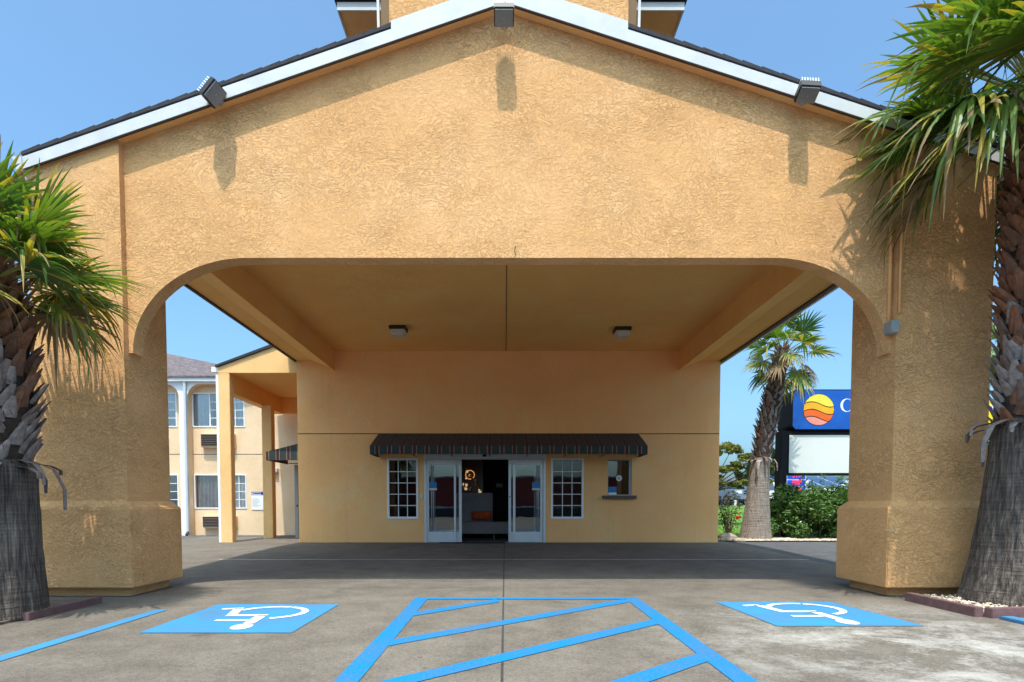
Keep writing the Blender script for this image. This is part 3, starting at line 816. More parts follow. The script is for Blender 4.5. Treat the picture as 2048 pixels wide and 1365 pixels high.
tb = thing('side_table', (1.35, 17.3, 0), 'dark lobby table with pale top behind the right door glass', 'table')
b.box(.85, 1.85, 17.0, 17.6, .9, .93); b.build('tabletop', M['white'], tb)
for (x, y) in ((.9, 17.05), (1.8, 17.05), (.9, 17.55), (1.8, 17.55)):
    b = MB(); b.box(x - .02, x + .02, y - .02, y + .02, 0, .899); b.build('leg', M['dark'], tb)

# ------------------------------------------------------------------ awnings
def awning(x0, x1, ztop, zmid, zbot, proj, y):
    t = thing('awning', ((x0 + x1) / 2, y, zbot), 'long dark striped fabric awning above the lobby sliding doors', 'awning')
    b = MB(); yf = y - proj; ya = y - .012
    b.face([(x0, ya, ztop), (x1, ya, ztop), (x1, yf, zmid), (x0, yf, zmid)])
    b.face([(x0, yf, zmid), (x0, ya, ztop), (x0, ya, zmid)]); b.face([(x1, ya, zmid), (x1, ya, ztop), (x1, yf, zmid)])
    b.build('canopy_cloth', M['awnt'], t)
    b = MB(); zb = zbot
    n = 90; ra = []
    for z in (zmid, (zmid + zb) / 2, zb):
        k = (zmid - z) / (zmid - zb)
        ra.append([(x0 + (x1 - x0) * i / n, yf - .003 - .008 * k * math.sin(i * 1.3), z) for i in range(n + 1)])
    b.ring(ra, close=False)
    b.face([(x0, yf, zmid), (x0, ya, zmid), (x0, ya, zb), (x0, yf, zb)]); b.face([(x1, yf, zmid), (x1, ya, zmid), (x1, ya, zb), (x1, yf, zb)])
    b.build('valance', M['awn'], t)
    b = MB()
    for i in range(8):
        x = x0 + .02 + (x1 - x0 - .04) * i / 7
        b.tube([(x, ya - .02, ztop - .05), (x, yf + .03, zmid - .02)], .012, 6); b.tube([(x, ya - .02, zb + .03), (x, yf + .03, zb + .03)], .012, 6)
    b.build('frame', M['dark'], t)
awning(W(757, 868, YW).x, W(1277, 868, YW).x, W(1000, 868.5, YW).z, W(1000, 892, YW - 1.05).z, W(1000, 909, YW - 1.05).z, 1.05, YW)
# side awning on the left wall of the lobby
sa = thing('awning', (-6.1, 17.6, 2.2), 'short dark striped awning projecting from the side wall beneath the side porch', 'awning')
ya, yb = 16.9, 18.6; xo, xi = W(532, 905, ya).x, XB0 - .005
zt, zm, zb = W(595, 883, ya).z, W(532, 904, ya).z, W(532, 921, ya).z
b = MB(); b.face([(xo, ya, zm), (xi, ya, zt), (xi, ya, zm)]); b.face([(xo, yb, zm), (xi, yb, zm), (xi, yb, zt)]); b.face([(xo, ya, zm), (xo, yb, zm), (xi, yb, zt), (xi, ya, zt)])
b.build('canopy_cloth', M['awn2'], sa)
b = MB(); b.face([(xo, ya - .002, zm), (xi, ya - .002, zm), (xi, ya - .002, zb), (xo, ya - .002, zb)]); b.face([(xo, ya, zm), (xo, yb, zm), (xo, yb, zb), (xo, ya, zb)])
b.build('valance', M['awn2'], sa)
b = MB(); b.tube([(xo + .03, ya + .03, zb + .03), (xi, ya + .03, zb + .03)], .014, 6); b.tube([(xo + .03, yb - .03, zb + .03), (xi, yb - .03, zb + .03)], .014, 6); b.build('frame', M['dark'], sa)

# ------------------------------------------------------------------ side porch
sp = thing('side_porch', (-6.4, 18, 0), 'ochre side porch with square posts left of the lobby wall', 'porch')
a = W(440, 735, YW); c = W(597, 678, YW); e = W(440, 746, YW)
zh = W(500, 746, YW).z; pb = W(461, 784, YW).z
PX0, PX1 = W(443, 1080, YW).x, W(465, 1080, YW).x
b = MB(); b.prism([(PX0, zh), (XB0 - .003, zh), (XB0 - .003, c.z), (PX0, a.z)], YW, YW + .18); b.build('gable_header', M['porch'], sp)
b = MB(); b.prism([(PX0 - .06, a.z - .005), (XB0 - .003, c.z + .003), (XB0 - .003, c.z + .09), (PX0 - .06, a.z + .05)], YW - .05, 19.99); b.build('roof', M['shingle_d'], sp)
b = MB(); b.box(PX0, PX1, YW, YW + .25, -.03, zh - .001); b.build('post', M['porch'], sp, bevel=.01)
ya = 18.2; b = MB(); b.box(W(526, 1000, ya).x, W(545, 1000, ya).x, ya, ya + .28, -.03, pb - .001); b.build('post', M['porch'], sp, bevel=.01)
b = MB(); b.box(PX1 - .26, PX1, YW + .251, 19.99, pb, zh - .002); b.build('side_beam', M['stucco_c'], sp)
b = MB(); b.box(PX0, XB0 - .004, YW + .181, 19.99, zh + .0, zh + .06); b.build('soffit', M['stucco_c'], sp)
b = MB(); x = PX0 - .045; b.box(x - .04, x + .04, YW + .03, YW + .1, -.03, a.z - .12); k = b.build('downpipe', M['white'], sp, bevel=.01)
b = MB(); b.box(x - .13, x + .045, YW, YW + .14, a.z - .12, a.z + .01); b.build('gutter_end', M['white'], k)

b = MB(); b.box(PX1 + .001, XB0 - .004, 19.80, 19.98, pb + .002, zh - .003); b.build('rear_beam', M['stucco_c'], sp)
# ------------------------------------------------------------------ guest wing
YG = 20.0
gwg = thing('guest_wing', (-9, YG, 0), 'two storey peach guest wing with white arches, seen left past the porch', 'building')
def GX(px, Y=YG): return W(px, 950, Y).x
def GZ_(py, Y=YG): return W(420, py, Y).z
wins = [(387, 492, 786, 855), (388, 493, 949, 1018), (300, 357, 786, 855), (300, 357, 949, 1018)]
YV = YG + .28
holes = []
for (a, c, t0, t1) in wins: holes.append((GX(a, YV), GX(c, YV), GZ_(t1, YV), GZ_(t0, YV)))
b = MB(); XG0 = -17.0; zt = GZ_(760); 
XGR = XB0 - .01; wall_with_holes(b, XG0, XGR, -.03, zt, holes, YV, YV + .15); gwall = b.build('wall', M['peach'], gwg)
b = MB(); zb = GZ_(909, YV); b.box(XG0, XGR, YV - .0025, YV + .01, zb - .01, zb + .01); b.build('wall_groove', M['seam'], gwall)
# white arcade in front
b = MB(); arcs = [(378, 520), (298 - 62, 361)]
def arcade():
    x_l, x_r = XG0, GX(441)
    zt2 = GZ_(764)
    zs = GZ_(795); za = GZ_(768)
    # columns and spandrels as slices
    bays = [(GX(378), GX(520)), (GX(219), GX(361)), (GX(60), GX(202))]
    xs = [x_l, x_r]
    rad = GX(405) - GX(378)
    for (p, q) in bays:
        xs += [p, q]; xs += [p + rad * (1 - math.cos(R(a))) for a in range(10, 91, 10)]; xs += [q - rad * (1 - math.cos(R(a))) for a in range(10, 91, 10)]
    xs = sorted(x for x in xs if x_l <= x <= x_r)
    def lo(x):
        for (p, q) in bays:
            if p < x < q:
                if x < p + rad: return zs + (za - zs) * math.sqrt(max(0, 1 - ((p + rad - x) / rad) ** 2))
                if x > q - rad: return zs + (za - zs) * math.sqrt(max(0, 1 - ((x - q + rad) / rad) ** 2))
                return za
        return -.03
    for i in range(len(xs) - 1):
        x0, x1 = xs[i], xs[i+1]
        if x1 - x0 < 1e-5: continue
        l0, l1 = lo(x0 + 1e-5), lo(x1 - 1e-5)
        b.face([(x0, YG, l0), (x1, YG, l1), (x1, YG, zt2), (x0, YG, zt2)], 0)
        b.face([(x0, YG, l0), (x0, YV, l0), (x1, YV, l1), (x1, YG, l1)], 1)
        if l0 < 0 and i > 0: pass
    for (p, q) in bays:
        for x in (p, q):
            if x_l < x < x_r: b.face([(x, YG, -.03), (x, YV, -.03), (x, YV, zs), (x, YG, zs)], 1)
    b.face([(x_r, YG, za), (x_r, YV, za), (x_r, YV, zt2), (x_r, YG, zt2)], 1)
arcade(); b.build('arcade', [M['white'], M['peach']], gwg)
b = MB(); zt2 = GZ_(764)
b.box(XG0, GX(441), YG - .12, YG - .002, GZ_(764), GZ_(753, YG - .12)); gt = b.build('gutter', M['white'], gwg)
b = MB(); b.box(XG0, GX(441), YG - .002, YG + .4, zt2 + .001, zt2 + .05); b.build('eave', M['white'], gwg)
b = MB(); xp = GX(372, YG - .1)
b.box(xp - .04, xp + .04, YG - .09, YG - .01, .08, zt2 - .001); b.build('downpipe', M['alu'], gwg, bevel=.01)
b = MB(); b.tube([(xp, YG - .05, .12), (xp, YG - .16, .02)], .045, 8); b.build('pipe_foot', M['dark'], gwg)
# roof: slope rising to the back, falling to the right
b = MB(); ez = GZ_(752, YG - .15)
b.face([(XG0, YG - .16, ez), (GX(441) + .05, YG - .16, ez), (-8.6, 23.3, 5.92), (XG0, 25.0, 7.9)])
b.face([(GX(441) + .05, YG - .16, ez), (-5.0, YG + .2, ez), (-5.0, 25.0, 6.2), (-8.6, 23.3, 5.92)])
b.face([(XG0, YG - .16, ez - .05), (GX(441) + .05, YG - .16, ez - .05), (GX(441) + .05, YG - .16, ez), (XG0, YG - .16, ez)])
b.build('roof', M['shingle'], gwg)
for i, (a, c, t0, t1) in enumerate(wins):
    r = holes[i]
    w_ = window(gwg, r, 4 if i < 2 else 2, 4, YV, fr=.04, mt=.022, c0=.33 if i == 0 else (.48 if i == 1 else 0.0))
    wx = r[1] - r[0]
    if i == 0:
        curtain('curtain', r[0] + .03, r[0] + wx * .36, r[2], r[3], YV + .10, M['curtw'], w_, .03, .12); curtain('curtain', r[0] + wx * .66, r[1] - .02, r[2], r[3], YV + .10, M['curtw'], w_, .03, .12)
    elif i == 1:
        curtain('curtain', r[0] + .08, r[0] + wx * .45, r[2], r[3], YV + .10, M['curtg'], w_, .035, .13); curtain('curtain', r[0] + wx * .72, r[1] - .02, r[2], r[3], YV + .10, M['curtw'], w_, .03, .12)
    else: curtain('curtain', r[0] + wx * .4, r[1] - .02, r[2], r[3], YV + .10, M['curtw'], w_, .03, .12)
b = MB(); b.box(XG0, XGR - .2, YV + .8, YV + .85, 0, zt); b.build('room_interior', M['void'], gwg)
for (t0, t1, lab) in ((868, 895, None), (1033, 1057, None)):
    a, c = GX(402, YV - .2), GX(468, YV - .2); z1_, z0_ = GZ_(t0, YV - .2), GZ_(t1, YV - .2)
    b = MB(); b.box(a, c, YV - .16, YV - .001, z0_, z1_); ac = b.build('air_conditioner', M['peach'], gwg)
    b = MB(); b.box(a + .01, c - .01, YV - .175, YV - .161, z0_ + .05, z1_ - .01); gr = b.build('grille_frame', M['brown'], ac)
    b = MB(); n = 7
    for i in range(n):
        z = z0_ + .065 + (z1_ - z0_ - .09) * i / (n - 1); b.obox(((a + c) / 2, YV - .185, z), (c - a - .06, .03, .016), Matrix.Rotation(R(35), 3, 'X'))
    b.build('louvres', M['ledge'], gr)
b = MB(); a, c = GX(503, YV), GX(526, YV)
pn = thing('parking_notice', ((a + c) / 2, YV - .02, GZ_(1020, YV)), 'small white notice with navy header on the peach guest wing wall', 'sign')
b.box(a, c, YV - .02, YV - .003, GZ_(1020, YV), GZ_(991, YV) ); b.build('panel', M['white'], pn)
b = MB(); b.box(a, c, YV - .021, YV - .003, GZ_(991, YV) + .001, GZ_(984, YV)); hd = b.build('header', M['navy'], pn)
b = MB()
zz = GZ_(987.5, YV)
b.box(a + .03, a + .06, YV - .024, YV - .0215, zz - .05, zz + .02)
for k in range(6): b.box(a + .08 + k*.042, a + .11 + k*.042, YV - .024, YV - .0215, zz - .045, zz - .015); b.box(a + .03 + k*.05, a + .066 + k*.05, YV - .024, YV - .0215, zz + .03, zz + .048)
b.build('header_lettering', M['white'], hd)
b = MB(); random.seed(3)
for k in range(9):
    z = GZ_(998, YV) - k * .032; b.box(a + .03, a + .03 + random.uniform(.15, .30), YV - .023, YV - .0205, z, z + .007)
b.build('small_print', M['greyink'], pn)
YV2 = YV; a = W(550, 943, YV2)
wlmp = thing('wall_lamp', (a.x, YV2, a.z), 'small pale wall lamp on the peach wall between porch post and awning', 'lamp')
b = MB(); b.box(a.x - .12, a.x + .12, YV2 - .14, YV2 - .003, a.z - .03, a.z + .09); b.build('housing', M['alu'], wlmp, bevel=.01)
b = MB(); b.box(a.x - .10, a.x + .10, YV2 - .12, YV2 - .02, a.z - .06, a.z - .031); b.build('lamp_lens', M['lens'], wlmp)
b = MB(); dx = W(595, 1000, 18.2).x; b.box(dx - .10, dx, 18.25, 18.32, 0, W(595, 930, 18.2).z); dr = b.build('side_door', M['grey'], lb); dr['label'] = 'grey side door edge standing open under the small awning'
b = MB(); a = W(594, 1012, 18.2); sph(b, (a.x, 18.22, a.z), .03); b.build('door_knob', M['dark'], dr)

# ------------------------------------------------------------------ lamps on the canopy
def floodlight():
    r = thing('floodlight', (0, 0, 0), 'x', 'floodlight', 'floodlights along the gable edge', local=True)
    T = Matrix.Rotation(R(66), 3, 'X')       # lens tilts down and out
    b = MB(); b.tube([(0, .0, 0), (0, .05, 0)], .05, 12); b.tube([(0, .03, -.01), (0, -.10, -.02)], .018, 8); b.build('bracket', M['grey'], r)
    c = Vector((0, -.072, .03))
    b = MB()
    k = []
    for (w_, h_, y_) in ((.09, .07, .07), (.115, .10, .04), (.115, .10, -.05)):
        k.append([c + T @ Vector(p) for p in ((-w_, y_, -h_), (w_, y_, -h_), (w_, y_, h_), (-w_, y_, h_))])
    b.ring(k); hs = b.build('housing', M['dark'], r, bevel=.008)
    b = MB(); b.obox(c + T @ Vector((0, -.062, 0)), (.205, .012, .17), T); b.build('lamp_glass', M['fglass'], hs)
    b = MB()
    for i in range(7): b.obox(c + T @ Vector((-.09 + i * .03, .08, .0)), (.010, .05, .18), T)
    b.build('cooling_fins', M['white'], hs)
    return r
fl = floodlight()
p = W(1008, 24, YR - .18); fl.location = (p.x, YR - .03, p.z); fl['label'] = 'floodlight at the very peak of the canopy gable'
c = copy_tree(fl); p = W(423, 180, YR - .18); c.location = (p.x, YR - .03, p.z); c.rotation_euler = (0, R(-50), 0); c['label'] = 'floodlight tilted sideways on the left slope of the gable edge'
c = copy_tree(fl); p = W(1622, 180, YR - .18); c.location = (p.x, YR - .03, p.z); c.rotation_euler = (0, R(6), R(-4)); c['label'] = 'floodlight on the right slope of the gable edge beside the tall palm'

def ceil_light():
    r = thing('ceiling_light', (0, 0, 0), 'x', 'ceiling light', 'ceiling lights under the canopy', local=True)
    b = MB(); b.box(-.19, .19, -.19, .19, -.075, -.001); hs = b.build('housing', M['dark'], r, bevel=.01)
    b = MB(); k = []
    for (w_, z) in ((.175, -.076), (.165, -.16), (.12, -.20)): k.append([(-w_, -w_, z), (w_, -w_, z), (w_, w_, z), (-w_, w_, z)])
    b.ring(k); b.build('diffuser', M['lens'], hs, bevel=.02)
    return r
c1 = ceil_light(); c1.location = (-2.45, 14.0, 5.09); c1['label'] = 'square ceiling light under the canopy, left of the ceiling joint'
c2 = copy_tree(c1); c2.location = (2.71, 14.1, 5.09); c2['label'] = 'square ceiling light under the canopy, right of the ceiling joint'

# conduit on the right pilaster
cx = W(1795, 500, YF).x
cd = thing('conduit', (cx, YF, 2.9), 'ochre painted conduit pipes ending in a grey box on the right pillar', 'conduit')
zb = W(1786, 645, YF).z
b = MB(); b.tube([(cx - .035, YF + .075, zb), (cx - .035, YF + .075, rz(cx) - .02)], .02, 8)
b.tube([(cx + .03, YF - .018, zb + .1), (cx + .03, YF - .018, rz(cx) - .02)], .016, 8); b.build('pipe', M['stucco_s'], cd, smooth=True)
a, c = W(1777, 643, YF), W(1793, 668, YF)
b = MB(); b.box(a.x, c.x, YF - .06, YF + .09, c.z, a.z); b.build('junction_box', M['grey'], cd, bevel=.006)

# ------------------------------------------------------------------ palms
def frond(base, d, pet, rad, droop, seed, mats, parent, nseg=15, spread=112, dead=0.0):
    rnd = random.Random(seed); b = MB(); d = Vector(d).normalized(); up = Vector((0,0,1))
    side = d.cross(up)
    if side.length < .1: side = Vector((1,0,0))
    side.normalize(); nrm = side.cross(d).normalized()
    roll = rnd.uniform(-.5, .5); Q = Matrix.Rotation(roll, 3, d); side, nrm = Q @ side, Q @ nrm
    # stalk
    pts = []
    for i in range(5):
        t = i / 4; pts.append(Vector(base) + d * pet * t + Vector((0, 0, -droop * .25 * pet * t * t)))
    b.tube(pts, [.022, .016, .013, .011, .009], 5, m=3)
    o = pts[-1]; d2 = (pts[-1] - pts[-2]).normalized(); side = (side - d2 * side.dot(d2)).normalized(); nrm = side.cross(d2).normalized()
    if nrm.z < 0: nrm = -nrm
    ds = R(spread) * 2 / (2 * nseg)
    st = (0.02, .25, .46, .66, .84, 1.0)
    for k in range(-nseg, nseg + 1):
        a = k * ds + rnd.uniform(-.02, .02)
        ln = rad * (1 - .33 * (abs(k) / nseg) ** 2) * rnd.uniform(.88, 1.06)
        e = d2 * math.cos(a) + side * math.sin(a); cupn = .22 * (abs(k) / nseg)
        e = (e + nrm * cupn).normalized(); tsd = nrm.cross(e).normalized()
        dr = droop * rnd.uniform(.5, 1.4) + (rnd.random() < .10) * .9
        w0 = math.tan(ds / 2) * 1.04
        prev = None; r_ = rnd.random()
        for j, s in enumerate(st):
            r = s * ln
            hw = r * w0 if s < .47 else .46 * ln * w0 * (1 - ((s - .46) / .54) ** 1.5) + .0012
            sag = Vector((0, 0, -1)) * dr * ln * max(0, s - .25) ** 2
            c = o + e * r * (1 - .18 * dr * s * s) + sag
            fold = hw * (.55 if s < .6 else .3)
            cur = [c - tsd * hw - nrm * fold, c + nrm * fold * .2, c + tsd * hw - nrm * fold]
            if j == 0: prev = cur; n0 = len(b.v); b.v += [tuple(p) for p in cur]; continue
            n1 = len(b.v); b.v += [tuple(p) for p in cur]
            if dead > .5: m = 2
            elif j >= 4 and r_ < .35 + dead: m = 2 if r_ < .2 else 1
            elif r_ < dead: m = 1
            else: m = 0
            b.f.append((n1 - 3, n1 - 2, n1 + 1, n1)); b.m.append(m); b.f.append((n1 - 2, n1 - 1, n1 + 2, n1 + 1)); b.m.append(m)
    return b.build('frond', mats, parent)

def palm(loc, prof, label, boots_z, crown, nfr, pet, rad, seed, bootmats=('boot', 'bootr'), redfrom=.5, nboot=170, tmat='trunk', drop_low=True, nseg=15, bsize=1.0, skirt=15, emin=-55, deadk=.0):
    """prof: (z, x offset, radius) from base to top"""
    rnd = random.Random(seed); t = thing('palm_tree', loc, label, 'palm tree')
    L0 = Vector(loc)
    def at(z):
        for i in range(len(prof) - 1):
            if prof[i][0] <= z <= prof[i+1][0]:
                k = (z - prof[i][0]) / (prof[i+1][0] - prof[i][0]); return prof[i][1] + (prof[i+1][1] - prof[i][1]) * k, prof[i][2] + (prof[i+1][2] - prof[i][2]) * k
        return (prof[0][1:] if z < prof[0][0] else prof[-1][1:])
    b = MB(); rings = []; K = 64; nz = 46
    zs = [prof[0][0] + (prof[-1][0] - prof[0][0]) * i / nz for i in range(nz + 1)]
    ph = [rnd.uniform(0, 6) for _ in range(4)]
    for z in zs:
        ox, r = at(z)
        if z > boots_z: r *= .86
        rings.append([(L0.x + ox + math.cos(2*math.pi*i/K) * r * (1 + .02*math.sin(i*.9 + z*3 + ph[0]) + .012 * math.sin(i*2.9 + z*7 + ph[1]) + rnd.uniform(-.012, .012)),
                       L0.y + math.sin(2*math.pi*i/K) * r * (1 + .02*math.sin(i*.9 + z*3 + ph[0]) + rnd.uniform(-.012, .012)), z) for i in range(K)])
    b.ring(rings)
    for i, f in enumerate(b.f):
        if len(f) == 4 and b.v[f[0]][2] > boots_z: b.m[i] = 1
    b.build('trunk', [M[tmat], M['fibre']], t, smooth=True)
    # old leaf bases: curved tapering plates in a spiral
    b = MB(); ga = 2.39996; ztop = prof[-1][0]
    for i in range(nboot):
        z = boots_z + (ztop - boots_z) * (i + .5) / nboot; ox, r = at(z); a = i * ga + rnd.uniform(-.25, .25)
        out = Vector((math.cos(a), math.sin(a), 0)); tn = Vector((-math.sin(a), math.cos(a), 0))
        w0 = rnd.uniform(.055, .10) * bsize; ln = rnd.uniform(.14, .30) * bsize; lean = rnd.uniform(.18, .48); tilt = rnd.uniform(-.45, .45)
        p0 = L0.copy(); p0 = Vector((L0.x + ox, L0.y, z)) + out * r * .80
        dirv = (Vector((0,0,1)) * math.cos(lean) + out * math.sin(lean) + tn * tilt).normalized()
        rg = []
        for (s, kw, kt) in ((0, 1.0, .030), (.35, .85, .028), (.7, .6, .02), (1.0, .28, .006)):
            c = p0 + dirv * ln * s + out * .05 * bsize * s * s
            wv = tn - dirv * tn.dot(dirv); wv.normalize(); nv = dirv.cross(wv)
            hw = w0 * kw; th = kt * bsize
            if nv.dot(out) < 0: nv = -nv
            rg.append([c - wv*hw, c - wv*hw*.5 + nv*th, c + wv*hw*.5 + nv*th, c + wv*hw, c + nv * th * .1])
        m = 1 if (z - boots_z) / (ztop - boots_z) > redfrom + rnd.uniform(-.12, .12) or rnd.random() < .14 else 0
        b.ring(rg, m=m)
    # a few long broken ones hanging at the skirt
    for i in range(skirt):
        a = i * 6.283 / skirt + rnd.uniform(-.2, .2); ox, r = at(boots_z); out = Vector((math.cos(a), math.sin(a), 0)); tn = Vector((-math.sin(a), math.cos(a), 0))
        p0 = Vector((L0.x + ox, L0.y, boots_z + rnd.uniform(-.02, .1))) + out * r * .85; ln = rnd.choice((.12, .18, .3, .5)) * rnd.uniform(.8, 1.2) * bsize; kw_ = rnd.uniform(.5, 1.1); rg = []
        for (s, kw) in ((0, 1), (.4, .7), (.75, .5), (1, .35)):
            c = p0 + out * (.26 * bsize * math.sin(s * 1.8)) + Vector((0, 0, -ln * s * s)); hw = .085 * bsize * kw * kw_
            rg.append([c - tn*hw, c + out*.02, c + tn*hw, c - out*.012])
        b.ring(rg, m=0)
    for i in range(260):
        z = boots_z - .05 + rnd.random() * (ztop - boots_z); ox, r = at(z); a = rnd.uniform(0, 6.283); out = Vector((math.cos(a), math.sin(a), 0))
        p = Vector((L0.x + ox, L0.y, z)) + out * r * rnd.uniform(.85, 1.0); q = p + out * rnd.uniform(.01, .08) + Vector((rnd.uniform(-.06,.06), rnd.uniform(-.06,.06), rnd.uniform(-.16, .02)))
        s_ = Vector((-math.sin(a), math.cos(a), 0)) * .004
        b.face([p - s_, p + s_, q + s_ * .4, q - s_ * .4], 2)
    b.build('leaf_bases', [M[bootmats[0]], M[bootmats[1]], M['fibre']], t)
    # crown
    cx, cy, cz = crown
    mats_g = [M['pg'], M['py'], M['pd'], M['pstem']]; mats_h = [M['pg2'], M['py'], M['pd'], M['pstem']]
    for i in range(nfr):
        u = (i + .5) / nfr
        el = 80 - (80 - emin) * u ** .85 + rnd.uniform(-8, 8); az = i * ga + rnd.uniform(-.25, .25)
        d = Vector((math.cos(az) * math.cos(R(el)), math.sin(az) * math.cos(R(el)), math.sin(R(el))))
        base = Vector((cx, cy, cz)) + Vector((d.x, d.y, 0)) * .12 + Vector((0, 0, .12 * (1 - u) - .15 * u))
        k = rnd.uniform(.85, 1.12)
        droop = .04 + .42 * u + rnd.uniform(0, .15) + (.5 if rnd.random() < .15 else 0)
        dd = 0.05 + (.25 if u > .55 else 0) * rnd.random() + (deadk if u > .4 else 0)
        if u > .93: dd = .3 + .4 * rnd.random()
        frond(base, d, pet * k, rad * k, droop, seed * 1000 + i, mats_g if rnd.random() < .6 else mats_h, t, nseg=nseg, dead=dd)
    return t

palm((-5.0, 5.85, GZ0), [(-.15, 0, .43), (.1, 0, .41), (.5, .0, .385), (1.0, .02, .36), (1.35, .03, .35), (2.2, .05, .36), (3.0, .02, .27), (3.3, .0, .18)],
     'short thick fan palm with shaggy grey trunk standing left of the canopy', 1.38, (-4.98, 5.85, 3.22), 46, .54, .74, 3, nboot=260, redfrom=.40, emin=-8)
palm((5.62, 6.58, GZ0), [(-.15, 0, .54), (.1, .01, .48), (.4, .03, .43), (1.0, .07, .38), (1.8, .09, .33), (3.0, .10, .32), (4.4, .12, .29), (5.2, .14, .22), (5.45, .14, .16)],
     'tall fan palm with rust brown leaf bases standing right of the canopy', 1.85, (5.72, 6.55, 5.30), 74, .95, 1.05, 7, nboot=420, redfrom=.26, emin=-32)
pY = 17.4
def PXm(px): return W(px, 900, pY).x
bx = PXm(1514)
palm((bx, pY, 0), [(-.05, 0, .46), (.3, 0, .40), (1.2, .05, .31), (2.1, .09, .265), (3.2, .26, .28), (4.3, .46, .27), (5.1, .62, .22), (5.5, .68, .15)],
     'leaning fan palm with thick flared trunk beside the blank roadside sign', 2.3, (bx + .68, pY, 5.35), 25, .60, .70, 12, nboot=230, redfrom=.95, tmat='trunk2', nseg=11, emin=-55, deadk=.30, bsize=.8)
fp = (27.6 * (1992 - 1010) / 1200, 27.6, gz(22, 27.6))
palm(fp, [(.5, 0, .35), (3, 0, .28), (7.6, 0, .26), (8.4, 0, .2)], 'distant fan palm mostly hidden behind the tall right palm', 2.6, (fp[0], fp[1], 8.2), 20, .6, .8, 15, nboot=60, nseg=8)

# planters
def board(name_t, pts, h, label, fill):
    t = thing('planter_bed', (fill[0][0], fill[0][1], GZ0), label, 'planter')
    for (p, q) in pts:
        p, q = Vector(p), Vector(q); d = q - p; L = d.length; d.normalize(); n = Vector((-d.y, d.x)) * .045
        b = MB(); k = [(p - n), (q - n), (q + n), (p + n)]
        b.prism([(v.x, v.y) for v in k], GZ0 - .02, GZ0 + h, 'z'); b.build('edge_board', M['plank'], t, bevel=.006)
    b = MB(); b.prism(fill, GZ0 - .02, GZ0 + .03, 'z'); b.build('soil', M['soil'], t)
    return t
board('p', [((4.68, 6.92), (4.68, 5.88)), ((4.74, 5.85), (7.4, 6.25))], .10, 'gravel planter with plum painted edging round the tall right palm', [(4.72, 5.9), (7.4, 6.3), (7.4, 7.1), (4.72, 6.9)])
board('p', [((-4.60, 5.7), (-4.60, 6.75))], .08, 'planter strip with plum painted edge board beside the short left palm', [(-4.65, 5.0), (-4.65, 6.75), (-7.5, 6.75), (-7.5, 5.0)])
random.seed(8)
b = MB()
for i in range(1500):
    x, y = random.uniform(4.75, 6.6), random.uniform(5.95, 7.0)
    if y < 5.9 + (x - 4.72) * .15 + .05: continue
    pebble(b, (x, y, GZ0 + .04 + random.uniform(0, .03)), random.uniform(.014, .032))
tag(b.build('gravel', M['peb']), 'tan river pebbles filling the planter under the tall right palm', 'gravel', kind='stuff')
b = MB()
for i in range(2200):
    x, y = random.uniform(6.2, 10.5), random.uniform(16.5, 17.7)
    if x > 8.4 and y > 17.2: continue
    if y < 16.45 + .13 * abs(x - 6.2) * random.random(): continue
    pebble(b, (x, y, gz(x, y) + .03), random.uniform(.025, .05))
tag(b.build('gravel', M['peb']), 'pale pebbles along the driveway edge under the leaning palm', 'gravel', kind='stuff')
def rock(c, s, seed, label):
    rnd = random.Random(seed); b = MB(); rings = []
    for j in range(1, 9):
        t = math.pi * j / 9; ring = []
        for i in range(14):
            a = 2*math.pi*i/14; k = 1 + .16*math.sin(3*a + seed) + rnd.uniform(-.09, .09)
            ring.append((c[0] + s[0]*math.sin(t)*math.cos(a)*k, c[1] + s[1]*math.sin(t)*math.sin(a)*k, c[2] + s[2]*math.cos(t)*(1 + rnd.uniform(-.05,.05))))
        rings.append(ring)
    b.ring(rings); tag(b.build('rock', M['rock']), label, 'rock')
p = W(1452, 1085, 16.9); rock((p.x, 16.9, .06), (.28, .2, .17), 2, 'tan boulder at the corner of the lobby wall beside the gravel')
p = W(1478, 1092, 16.5); rock((p.x, 16.5, .03), (.2, .12, .07), 5, 'low flat rock on the gravel in front of the boulder')

# ------------------------------------------------------------------ plants
def leaves(b, c, rad, n, size, rnd, m=0, shell=.45, flat=.0):
    for _ in range(n):
        while True:
            v = Vector((rnd.uniform(-1,1), rnd.uniform(-1,1), rnd.uniform(-1,1)))
            if v.length <= 1 and v.length > shell * rnd.random(): break
        p = Vector(c) + Vector((v.x*rad[0], v.y*rad[1], v.z*rad[2]))
        a = Vector((rnd.gauss(0,1), rnd.gauss(0,1), rnd.gauss(0,.6))).normalized(); q = a.cross(Vector((rnd.gauss(0,1), rnd.gauss(0,1), rnd.gauss(0,1)))).normalized()
        s = size * rnd.uniform(.6, 1.3); n_ = a.cross(q) * s * .12
        b.face([p - a*s, p + q*s*.42 + n_, p + a*s, p - q*s*.42 + n_], m)
rnd = random.Random(21)
hd = thing('hedge', (10, 18.3, 0), 'dense glossy dark green hedge at the foot of the roadside sign', 'hedge')
b = MB()
for i in range(75):
    x = rnd.uniform(8.3, 13.2); z = rnd.uniform(.2, 1.35 + .12*math.sin(x*4) + .06*min(3, x-8.3)); y = rnd.uniform(17.75, 18.9)
    leaves(b, (x, y, z), (.36, .3, .32), 330, .066, rnd)
for i in range(20):
    x = rnd.uniform(8.9, 12.5); leaves(b, (x, rnd.uniform(17.9, 18.6), rnd.uniform(1.6, 1.85)), (.08, .08, .18), 16, .055, rnd)
for i in range(7): leaves(b, (rnd.uniform(8.0, 8.4), rnd.uniform(17.7, 18.1), rnd.uniform(.1, 1.3)), (.16, .16, .16), 50, .055, rnd)
b.build('foliage', M['hedge'], hd)
b = MB()
